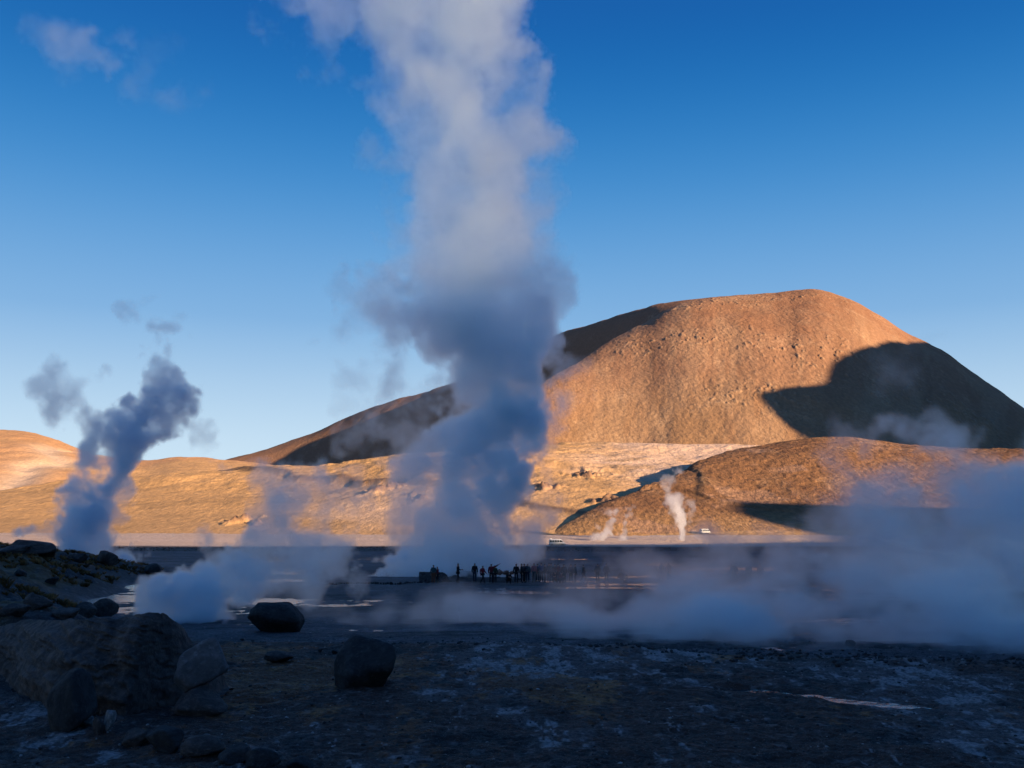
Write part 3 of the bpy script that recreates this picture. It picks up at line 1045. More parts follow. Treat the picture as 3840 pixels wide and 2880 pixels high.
def figure_meshes(kind):
    if kind in FIG:
        return FIG[kind]
    J = pose(kind)
    body = [('pel', None, (.13, .10)), ('bel', 'pel', (.12, .09)), ('che', 'bel', (.14, .10)), ('nb', 'che', .055), ('hd', 'nb', (.075, .09)), ('ht', 'hd', (.07, .085))]
    for n in 'lr':
        body += [('hip' + n, 'pel', .08), ('kn' + n, 'hip' + n, .052), ('an' + n, 'kn' + n, .036), ('to' + n, 'an' + n, .034)]
        body += [('sh' + n, 'che', .055), ('el' + n, 'sh' + n, .038), ('wr' + n, 'el' + n, .026)]
    # palms and five fingers
    for s, n in ((-1, 'l'), (1, 'r')):
        e_, w_ = Vector(J['el' + n]), Vector(J['wr' + n])
        dd = (w_ - e_).normalized()
        side = dd.cross(Vector((s, .2, .1))).normalized()
        J['pa' + n] = tuple(w_ + dd * .075)
        body.append(('pa' + n, 'wr' + n, (.034, .016)))
        for i, (off, ln) in enumerate(((-.03, .065), (-.010, .08), (.010, .076), (.03, .06))):
            a_ = w_ + dd * (.10 + ln * .5) + side * off
            b_ = w_ + dd * (.10 + ln) + side * off * 1.1 + Vector((0, -.02, 0))
            J['f%d%s' % (i, n)] = tuple(a_)
            J['g%d%s' % (i, n)] = tuple(b_)
            body += [('f%d%s' % (i, n), 'pa' + n, .0085), ('g%d%s' % (i, n), 'f%d%s' % (i, n), .0075)]
        J['th' + n] = tuple(w_ + dd * .06 - side * .055 + Vector((0, -.02, 0)))
        body.append(('th' + n, 'pa' + n, .010))
    bmsh = skin_mesh('person_body', *chain(J, body))
    jac = [('pel', None, (.175, .14)), ('bel', 'pel', (.165, .135)), ('che', 'bel', (.175, .14)), ('nb', 'che', (.075, .075))]
    for n in 'lr':
        jac += [('sh' + n, 'che', .09), ('el' + n, 'sh' + n, .066), ('wr' + n, 'el' + n, .048)]
    jm = skin_mesh('jacket', *chain(J, jac))
    tr = [('pel', None, (.15, .12))]
    for n in 'lr':
        tr += [('hip' + n, 'pel', .10), ('kn' + n, 'hip' + n, .076), ('an' + n, 'kn' + n, .062)]
    tm = skin_mesh('trousers', *chain(J, tr))
    bo = []
    for n in 'lr':
        a_, t_ = Vector(J['an' + n]), Vector(J['to' + n])
        bo.append(skin_mesh('boot', [tuple(a_ + Vector((0, .02, -.02))), tuple((a_ + t_) / 2), tuple(t_)], [(0, 1), (1, 2)], [.055, .05, .042]))
    h = Vector(J['hd'])
    t_ = Vector(J['ht'])
    hat = skin_mesh('hat', [tuple(h + Vector((0, .02, .02))), tuple(t_ + Vector((0, .01, 0))), tuple(t_ + Vector((0, .01, .03)))], [(0, 1), (1, 2)], [(.095, .10), (.095, .10), (.06, .065)])
    nose = skin_mesh('nose', [tuple(h + Vector((0, -.08, 0))), tuple(h + Vector((0, -.11, -.02)))], [(0, 1)], [.014, .016], 0)
    ch = Vector(J['che'])
    pk = skin_mesh('backpack', [tuple(ch + Vector((0, .20, -.20))), tuple(ch + Vector((0, .21, 0))), tuple(ch + Vector((0, .19, .10)))], [(0, 1), (1, 2)], [(.15, .10), (.15, .10), (.11, .07)])
    FIG[kind] = (bmsh, jm, tm, bo, hat, nose, pk)
    return FIG[kind]


def cloth(name, col):
    k = NT(name)
    c = k.coord()
    return k.done(k.mix(k.noise(c, 14, 4), tuple(a * .75 for a in col), tuple(min(1, a * 1.2) for a in col)), .85, k.bump(k.noise(c, 9, 3), .02), .2)


CL = {'black': cloth('black_cloth', (.012, .012, .014)), 'navy': cloth('navy_cloth', (.015, .02, .035)), 'teal': cloth('teal_cloth', (.03, .07, .08)),
      'red': cloth('red_cloth', (.22, .018, .025)), 'darkred': cloth('dark_red_cloth', (.12, .012, .02)), 'brown': cloth('brown_cloth', (.14, .055, .03)),
      'green': cloth('green_cloth', (.035, .05, .03)), 'grey': cloth('grey_cloth', (.07, .075, .08)), 'pink': cloth('pink_cloth', (.30, .12, .13)),
      'blue': cloth('blue_cloth', (.03, .06, .14))}
k = NT('skin')
M_skin = k.done((.35, .19, .13), .6, None, .3)


def put_mesh(name, me, mat, parent):
    o = bpy.data.objects.new(name, me)
    if not me.materials:
        me.materials.append(mat)
    COL.objects.link(o)
    o.material_slots[0].link = 'OBJECT'
    o.material_slots[0].material = mat
    o.parent = parent
    return o


def person(vx, vy_top, vy_foot, d, kind, rot, jc, tc, hc, label, pack=None):
    """figure whose feet stand on the ground at depth d under column vx"""
    q, e = ray(vx * V, vy_foot * V)
    x, y = q * d, d
    z = float(ground_z(x, y))
    full = 1.0 if kind != 'crouch' else .62
    ztop = CAMZ + ray(vx * V, vy_top * V)[1] * d
    h = max(ztop - z, .5)
    s = min(max(h / (1.735 * full), .86), 1.09)
    root = bpy.data.objects.new('person', None)
    COL.objects.link(root)
    root.location = (x, y, z)
    root.rotation_euler = (0, 0, math.radians(rot))
    root.scale = (s, s, s)
    tag(root, label, 'person', 'visitors on the path by the geyser')
    b, j, t, bo, hat, nose, pk = figure_meshes(kind)
    bd = put_mesh('body', b, M_skin, root)
    put_mesh('jacket', j, CL[jc], root)
    put_mesh('trousers', t, CL[tc], root)
    for m_ in bo:
        put_mesh('boot', m_, CL['black'], root)
    put_mesh('hat', hat, CL[hc], root)
    put_mesh('nose', nose, M_skin, root)
    if pack:
        put_mesh('backpack', pk, CL[pack], root)
    return root


g_ = lambda sx, sy: (sx / V, sy / V)
# source-pixel x, head top, feet, depth, pose, turn (0 faces the camera, 90 faces right), jacket, trousers, hat
PEOPLE = [
    (1625, 2117, 2185, 95.5, 'stand', 180, 'teal', 'brown', 'black', 'visitor seen from behind in teal jacket and brown trousers before the stone wall', None),
    (1639, 2124, 2182, 96.5, 'stand', 60, 'red', 'black', 'darkred', 'visitor in a red jacket half hidden behind the teal jacket', None),
    (1717, 2111, 2180, 97, 'side_hands', 80, 'black', 'black', 'black', 'lone visitor in black in profile with hands held out in front', None),
    (1780, 2110, 2176, 98, 'stand', 10, 'black', 'navy', 'black', 'visitor in black facing the camera with arms hanging wide', None),
    (1810, 2120, 2178, 97, 'walk', 60, 'red', 'black', 'black', 'walking visitor in a red jacket with black sleeves and trousers', 'black'),
    (1842, 2111, 2179, 97, 'point', 10, 'darkred', 'black', 'black', 'visitor in dark red pointing an arm up to the right', None),
    (1856, 2119, 2176, 98, 'stand', 200, 'green', 'black', 'green', 'visitor in a dark green jacket right behind the pointing one', None),
    (1906, 2131, 2174, 97, 'crouch', 20, 'black', 'black', 'black', 'crouching visitor all in black beside the reddish rocks', None),
    (1936, 2112, 2175, 98, 'stand', 170, 'black', 'black', 'black', 'dark figure standing just right of the crouching visitor', None),
    (1956, 2110, 2172, 99, 'stand', 90, 'black', 'black', 'black', 'left one of two visitors standing shoulder to shoulder in the steam', None),
    (1966, 2112, 2172, 99.5, 'photo', 120, 'navy', 'black', 'black', 'right one of two visitors standing shoulder to shoulder in the steam', None),
    (1979, 2113, 2170, 101, 'stand', 200, 'grey', 'navy', 'grey', 'pale grey figure faint in steam left of the pink jacket', None),
    (2003, 2106, 2170, 100, 'stand', 170, 'pink', 'grey', 'pink', 'visitor in a pinkish jacket faint in the steam', None),
    (2016, 2113, 2168, 102, 'stand', 160, 'navy', 'black', 'black', 'small dark figure right after the pinkish jacket', None),
    (2030, 2107, 2168, 101, 'photo', 190, 'blue', 'black', 'darkred', 'visitor in blue with a reddish hat taking a picture', None),
    (2043, 2103, 2168, 98.5, 'stand', 90, 'black', 'black', 'black', 'tallest dark figure in the middle of the crowd', None),
    (2059, 2109, 2166, 102, 'stand', 180, 'grey', 'black', 'grey', 'left one of a grey pair right after the tallest figure', None),
    (2067, 2107, 2166, 102, 'stand', 200, 'grey', 'black', 'black', 'right one of a grey pair right after the tallest figure', None),
    (2081, 2105, 2170, 99.5, 'stand', 180, 'navy', 'black', 'black', 'broad dark figure with a pack standing over the seated ones', 'navy'),
    (2093, 2112, 2170, 99.5, 'stand', 150, 'darkred', 'black', 'black', 'visitor in a dull red jacket next to the broad dark figure', None),
    (2084, 2141, 2174, 98, 'crouch', 340, 'navy', 'black', 'black', 'left one of two visitors sitting low on the rubble', None),
    (2103, 2143, 2174, 98, 'crouch', 30, 'darkred', 'black', 'black', 'right one of two visitors sitting low on the rubble, in dull red', None),
    (2115, 2112, 2173, 98, 'stand', 190, 'black', 'black', 'black', 'wide-shouldered visitor with a dark backpack and slim legs', 'grey'),
    (2141, 2114, 2171, 99, 'stand', 170, 'navy', 'black', 'navy', 'left one of two dark visitors close together right of the backpack', 'navy'),
    (2158, 2112, 2171, 98, 'stand', 260, 'black', 'black', 'black', 'right one of two dark visitors close together, looking left', None),
    (2188, 2116, 2168, 100, 'walk', 100, 'black', 'black', 'black', 'single slim dark visitor stepping right away from the crowd', None),
    (2241, 2112, 2166, 101, 'stand', 180, 'grey', 'navy', 'grey', 'left one of two grey figures apart right of the crowd', None),
    (2274, 2111, 2166, 101, 'stand', 170, 'grey', 'navy', 'black', 'right one of two grey figures apart right of the crowd', None),
    (2326, 2127, 2164, 104, 'crouch', 100, 'grey', 'grey', 'grey', 'tiny low figure nearly lost in steam beyond the grey pair', None),
    (2340, 2128, 2172, 99, 'crouch', 120, 'navy', 'black', 'navy', 'faint bending figure next to the tiny low one', None),
    (2481, 2106, 2166, 102, 'stand', 160, 'grey', 'grey', 'darkred', 'left one of a faint pair in the middle of the right-hand fog', None),
    (2507, 2107, 2166, 102, 'stand', 200, 'navy', 'black', 'navy', 'right one of a faint pair in the middle of the right-hand fog', None),
    (2744, 2094, 2162, 100, 'stand', 90, 'navy', 'black', 'darkred', 'taller of two touching figures deep in the right-hand fog', None),
    (2756, 2102, 2166, 99, 'stand', 190, 'navy', 'black', 'navy', 'shorter of two touching figures deep in the right-hand fog', None),
    (2808, 2102, 2166, 99, 'stand', 180, 'navy', 'navy', 'navy', 'lone slim figure in the fog right of the touching pair', None),
    (2852, 2102, 2164, 100, 'stand', 170, 'navy', 'navy', 'navy', 'last faint figure at the right end of the visitors', None),
]
for sx, st_, sf, d_, kd, rt, jc, tc, hc, lab, pk_ in PEOPLE:
    person(sx / V, st_ / V, sf / V, d_, kd, rt, jc, tc, hc, lab, pk_)


# ------------------------------------------------------------------ minibuses
k = NT('van_paint')
M_paint = k.done(k.mix(k.noise(k.coord(), 2, 4), (.62, .64, .64), (.76, .77, .76)), .35, None, .5)
k = NT('van_glass')
M_glass = k.done((.012, .02, .02), .08, None, .8)
k = NT('black_rubber')
M_tyre = k.done((.015, .015, .015), .9, None, .2)
k = NT('wheel_metal')
M_rim = k.done((.35, .35, .36), .4, None, .5)
k = NT('headlight_glass')
M_lamp = k.done((.6, .62, .62), .15, None, .6)


def bevelled_prism(name, prof, y0, y1, mat, parent, bev=.06):
    o = profile_prism(name, prof, y0, y1, mat, parent, cuts=0)
    bm = bmesh.new()
    bm.from_mesh(o.data)
    if bev:
        bmesh.ops.bevel(bm, geom=bm.edges[:], offset=bev, segments=3, affect='EDGES', clamp_overlap=True)
    bm.to_mesh(o.data)
    bm.free()
    o.data.polygons.foreach_set('use_smooth', [bev > .03] * len(o.data.polygons))
    return o


def cyl_mesh(name, r, w, mat, parent, loc, seg=28, inner=0.0):
    bm = bmesh.new()
    rings = []
    for (rr, yy) in ((inner, -w / 2), (r * .93, -w / 2), (r, -w / 2 + .03), (r, w / 2 - .03), (r * .93, w / 2), (inner, w / 2)):
        if rr == 0:
            rings.append([bm.verts.new((0, yy, 0))] * seg)
        else:
            rings.append([bm.verts.new((rr * math.cos(2 * math.pi * i / seg), yy, rr * math.sin(2 * math.pi * i / seg))) for i in range(seg)])
    if inner:
        rings.append(rings[0])
    for a, b in zip(rings, rings[1:]):
        for i in range(seg):
            j = (i + 1) % seg
            vs = []
            for v in (a[i], a[j], b[j], b[i]):
                if v not in vs:
                    vs.append(v)
            if len(vs) > 2:
                bm.faces.new(vs)
    bmesh.ops.recalc_face_normals(bm, faces=bm.faces)
    me = bpy.data.meshes.new(name)
    bm.to_mesh(me)
    bm.free()
    me.materials.append(mat)
    o = bpy.data.objects.new(name, me)
    COL.objects.link(o)
    o.parent = parent
    o.location = loc
    return o


def minibus(loc, rot, label, unit=True):
    """5.9 m high-roof minibus, nose towards +X"""
    r = bpy.data.objects.new('minibus', None)
    COL.objects.link(r)
    r.location = loc
    r.rotation_euler = (0, 0, math.radians(rot))
    tag(r, label, 'minibus', 'white minibuses on the plain')
    prof = [(-2.95, .42), (-2.95, 2.05), (-2.82, 2.42), (1.25, 2.42), (1.60, 2.28), (2.28, 1.42), (2.92, 1.08), (2.98, .78), (2.95, .42)]
    bevelled_prism('body', prof, -.98, .98, M_paint, r, .05)
    bevelled_prism('bumper', [(2.80, .30), (2.80, .56), (3.06, .56), (3.06, .34)], -.93, .93, M_tyre, r, .03)
    bevelled_prism('bumper', [(-3.04, .32), (-3.04, .56), (-2.82, .56), (-2.82, .32)], -.93, .93, M_tyre, r, .03)
    bevelled_prism('lower_trim', [(-2.86, .28), (-2.86, .44), (2.82, .44), (2.82, .28)], -.99, .99, M_tyre, r, .02)
    for sd in (-1, 1):
        y0, y1 = (-.996, -.96) if sd < 0 else (.96, .996)
        for (a, b) in ((-2.78, -1.98), (-1.86, -1.06), (-.94, -.14), (-.02, .70)):
            bevelled_prism('side_window', [(a, 1.36), (a, 2.04), (b, 2.04), (b, 1.36)], y0, y1, M_glass, r, .0)
        bevelled_prism('side_window', [(.86, 1.34), (.86, 2.04), (1.50, 2.04), (1.98, 1.40), (1.96, 1.34)], y0, y1, M_glass, r, .0)
        for wx in (-1.85, 1.95):
            wh = cyl_mesh('wheel', .36, .24, M_tyre, r, (wx, sd * .86, .36), inner=.2)
            cyl_mesh('rim', .205, .20, M_rim, wh, (0, 0, 0))
        hl_ = bevelled_prism('headlight', [(2.72, .82), (2.76, 1.04), (2.93, .98), (2.97, .82)], sd * .62 - .2, sd * .62 + .2, M_lamp, r, .02)
        hl_.location.x = .03
        bevelled_prism('mirror', [(1.86, 1.38), (1.86, 1.68), (1.98, 1.68), (1.98, 1.38)], sd * 1.1 - .07, sd * 1.1 + .07, M_tyre, r, .02)
    # windscreen laid on the sloping nose
    ws = link_mesh('windscreen', [(1.70, -.84, 2.19), (1.70, .84, 2.19), (2.27, .88, 1.465), (2.27, -.88, 1.465), (1.66, -.84, 2.14), (1.66, .84, 2.14), (2.22, .88, 1.42), (2.22, -.88, 1.42)],
                   [(0, 3, 2, 1), (4, 5, 6, 7), (0, 1, 5, 4), (1, 2, 6, 5), (2, 3, 7, 6), (3, 0, 4, 7)], M_glass, r, False)
    rw = bevelled_prism('rear_window', [(-2.965, 1.35), (-2.965, 2.0), (-2.93, 2.0), (-2.93, 1.35)], -.75, .75, M_glass, r, .0)
    if unit:
        bevelled_prism('roof_vent', [(-2.65, 2.41), (-2.6, 2.66), (-1.95, 2.66), (-1.85, 2.41)], -.5, .5, M_paint, r, .04)
    return r


d_ = 372.0
q, e = ray(2089, 2043)
minibus((q * d_, d_, float(ground_z(q * d_, d_)) - .02), 2, 'white minibus standing in shade, seen from its right side, nose to the right')
d_ = 498.0
q, e = ray(2644, 2000)
dgm = bpy.context.evaluated_depsgraph_get()
ok, loc_, *_r = S.ray_cast(dgm, Vector((q * d_, d_, 80)), Vector((0, 0, -1)))
minibus((q * d_, d_, loc_.z if ok else 4), 38, 'sunlit white minibus on the far side of the pale flat', unit=False)

# ------------------------------------------------------------------ steam
def steam_material(name, albedo=(.985, .985, .985), aniso=.0):
    m = bpy.data.materials.new(name)
    m.use_nodes = True
    nt = m.node_tree
    nt.nodes.remove(nt.nodes['Principled BSDF'])
    pv = nt.nodes.new('ShaderNodeVolumePrincipled')
    pv.inputs['Color'].default_value = (*albedo, 1)
    pv.inputs['Density'].default_value = 1.0
    pv.inputs['Anisotropy'].default_value = aniso
    nt.links.new(pv.outputs[0], nt.nodes['Material Output'].inputs['Volume'])
    return m


M_steam = steam_material('steam', (.925, .972, .996), .83)
M_shaded = steam_material('shaded_steam', (.86, .925, .97), .8)  # left plume only: scattering colour darkened to stand for its shade
M_jet = steam_material('bright_steam', aniso=.6)


def noise_grid(shape, cell, r):
    """smooth random field on a voxel grid, one octave, -1..1"""
    dims = [int(n / c) + 5 for n, c in zip(shape, cell)]
    L_ = r.uniform(-1, 1, dims).astype(np.float32) * 2.9
    for ax in range(3):      # cubic B-spline along each axis, so that no lattice direction shows
        t = np.arange(shape[ax]) / cell[ax] + r.rand() * .9
        i = t.astype(int)
        f = (t - i).astype(np.float32)
        L_ = np.moveaxis(L_, ax, 0)
        f = f.reshape((-1,) + (1,) * (L_.ndim - 1))
        w = ((1 - f) ** 3 / 6, (3 * f ** 3 - 6 * f ** 2 + 4) / 6, (-3 * f ** 3 + 3 * f ** 2 + 3 * f + 1) / 6, f ** 3 / 6)
        n_ = L_.shape[0] - 1
        L_ = sum(w[q_] * L_[np.minimum(i + q_, n_)] for q_ in range(4))
        L_ = np.moveaxis(L_, 0, ax)
    return L_


def fbm3(shape, vox, size, o, g, r, stretch=(1, 1, 1)):
    v = 0
    a = 1.0
    t = 0
    for k_ in range(o):
        c = [max(size * .62 * s / 2 ** k_ / vox, 1.0) for s in stretch]
        v = v + a * noise_grid(shape, c, r)
        t += a
        a *= g
    return v / t * 1.7


def steam(name, label, cat, d, blobs, vox, warp=.35, size=None, amp=.55, seed=1, oct_=5, depth=None, ground=None, kind=None, group=None, mat=None,
          lo=.30, hi=.85, stretch=(1, 1, 1), rough=.6):
    """blobs: (vx, vy, radius in screen px, optical depth, depth offset in m[, flatten])"""
    r = np.random.RandomState(seed)
    B = []
    for b in blobs:
        vx, vy, rp, tau = b[:4]
        dd = d + (b[4] if len(b) > 4 else 0)
        fl_ = b[5] if len(b) > 5 else 1.0
        p = PV(vx, vy, dd)
        B.append((p.x, p.y, p.z, rp * dd / 2150.0, tau, fl_))
    B = np.array(B)
    rm = np.median(B[:, 3])
    size = size or rm * 1.1
    m = 1.45
    lo3 = np.array([(B[:, i] - B[:, 3] * m * (B[:, 5] if i == 0 else 1)).min() for i in range(3)])
    hi3 = np.array([(B[:, i] + B[:, 3] * m * (B[:, 5] if i == 0 else 1)).max() for i in range(3)])
    if ground is not None:
        lo3[2] = max(lo3[2], ground)
    n = np.maximum(((hi3 - lo3) / vox).astype(int) + 1, 4)
    hi3 = lo3 + (n - 1) * vox
    shape = (n[2], n[1], n[0])
    X = (lo3[0] + vox * np.arange(n[0], dtype=np.float32))[None, None, :]
    Y = (lo3[1] + vox * np.arange(n[1], dtype=np.float32))[None, :, None]
    Z = (lo3[2] + vox * np.arange(n[2], dtype=np.float32))[:, None, None]
    wx = fbm3(shape, vox, size * 1.6, 3, .5, r, stretch) * (warp * rm)
    wy = fbm3(shape, vox, size * 1.6, 2, .5, r, stretch) * (warp * rm)
    wz = fbm3(shape, vox, size * 1.6, 3, .5, r, stretch) * (warp * rm)
    keep = np.ones(shape, np.float32)
    ts = np.zeros(shape, np.float32)
    ws = np.full(shape, 1e-5, np.float32)
    for (cx, cy_, cz, rr, tau, fl_) in B:
        R_ = rr * m + warp * rm * 1.2
        a = [max(int((c - R_ * f - l) / vox), 0) for c, l, f in zip((cx, cy_, cz), lo3, (fl_, 1, 1))]
        b_ = [min(int((c + R_ * f - l) / vox) + 2, k_) for c, l, k_, f in zip((cx, cy_, cz), lo3, n, (fl_, 1, 1))]
        sl = (slice(a[2], b_[2]), slice(a[1], b_[1]), slice(a[0], b_[0]))
        rho = np.sqrt(((X[:, :, sl[2]] + wx[sl] - cx) / fl_) ** 2 + (Y[:, sl[1]] + wy[sl] - cy_) ** 2 + (Z[sl[0]] + wz[sl] - cz) ** 2) / rr
        v = np.clip((1.42 - rho) / 1.15, 0, 1)
        v = v * v * (3 - 2 * v)
        keep[sl] *= (1 - .98 * v)
        T = tau / (1.3 * rr)
        ts[sl] += v * T
        ws[sl] += v
    S_ = 1 - keep
    nz = fbm3(shape, vox, size, oct_, rough, r, stretch)
    f = np.clip((S_ + amp * nz * (1.05 - .35 * S_) - lo) / (hi - lo), 0, 1)
    mod = np.clip(1 + .55 * fbm3(shape, vox, size * 1.5, 3, .6, r, stretch), .25, 2)
    dens = f * f * (3 - 2 * f) * (ts / ws) * mod
    if ground is not None:
        dens *= 1.0
    for ax in range(3):      # nothing touches the sides of the box
        e_ = np.minimum(np.arange(shape[ax]), np.arange(shape[ax])[::-1]) / 4.0
        if ax == 0 and ground is not None:
            e_ = np.arange(shape[ax])[::-1] / 4.0
        e_ = np.clip(e_, 0, 1).astype(np.float32)
        dens *= e_.reshape([-1 if i == ax else 1 for i in range(3)])
    dens[dens < 2e-4 / max(rm, .01)] = 0
    me = bpy.data.meshes.new(name + '_field')
    me.vertices.add(dens.size)
    at = me.attributes.new('dens', 'FLOAT', 'POINT')
    at.data.foreach_set('value', dens.astype(np.float32).ravel())
    src = bpy.data.objects.new(name + '_field', me)
    vd = bpy.data.volumes.new(name)
    o = bpy.data.objects.new(name, vd)
    COL.objects.link(o)
    g = bpy.data.node_groups.new(name, 'GeometryNodeTree')
    g.interface.new_socket('Geometry', in_out='INPUT', socket_type='NodeSocketGeometry')
    g.interface.new_socket('Geometry', in_out='OUTPUT', socket_type='NodeSocketGeometry')
    N, L_ = g.nodes, g.links
    oi = N.new('GeometryNodeObjectInfo')
    oi.inputs['Object'].default_value = src
    go = N.new('NodeGroupOutput')
    vc = N.new('GeometryNodeVolumeCube')
    vc.inputs['Min'].default_value = lo3.tolist()
    vc.inputs['Max'].default_value = hi3.tolist()
    for k_, c in zip('XYZ', n):
        vc.inputs['Resolution ' + k_].default_value = int(c)
    pos = N.new('GeometryNodeInputPosition')
    sep = N.new('ShaderNodeSeparateXYZ')
    L_.new(pos.outputs[0], sep.inputs[0])

    def mt(op, a, b=None):
        x = N.new('ShaderNodeMath')
        x.operation = op
        for i, v in enumerate((a, b)):
            if v is None:
                continue
            if isinstance(v, (int, float)):
                x.inputs[i].default_value = v
            else:
                L_.new(v, x.inputs[i])
        return x.outputs[0]

    def toint(v):
        x = N.new('FunctionNodeFloatToInt')
        x.rounding_mode = 'ROUND'
        L_.new(v, x.inputs[0])
        return x.outputs[0]

    def imath(op, a, b):
        x = N.new('FunctionNodeIntegerMath')
        x.operation = op
        for i, v in enumerate((a, b)):
            if isinstance(v, int):
                x.inputs[i].default_value = v
            else:
                L_.new(v, x.inputs[i])
        return x.outputs[0]

    ix = []
    for i in range(3):
        v = mt('MULTIPLY', mt('SUBTRACT', sep.outputs[i], float(lo3[i])), float(1 / vox))
        ix.append(toint(mt('MINIMUM', mt('MAXIMUM', v, 0.0), float(n[i] - 1))))
    idx = imath('ADD', imath('MULTIPLY', imath('ADD', imath('MULTIPLY', ix[2], int(n[1])), ix[1]), int(n[0])), ix[0])
    na = N.new('GeometryNodeInputNamedAttribute')
    na.data_type = 'FLOAT'
    na.inputs['Name'].default_value = 'dens'
    si = N.new('GeometryNodeSampleIndex')
    si.data_type = 'FLOAT'
    si.domain = 'POINT'
    L_.new(oi.outputs['Geometry'], si.inputs['Geometry'])
    L_.new(na.outputs[0], si.inputs['Value'])
    L_.new(idx, si.inputs['Index'])
    L_.new(si.outputs[0], vc.inputs['Density'])
    sm = N.new('GeometryNodeSetMaterial')
    mat = mat or M_steam
    sm.inputs['Material'].default_value = mat
    L_.new(vc.outputs[0], sm.inputs[0])
    L_.new(sm.outputs[0], go.inputs[0])
    md = o.modifiers.new('field', 'NODES')
    md.node_group = g
    vd.materials.append(mat)
    print('STEAM', name, shape, dens.size, 'mean', float(dens.mean()))
    return tag(o, label, cat, group, kind)


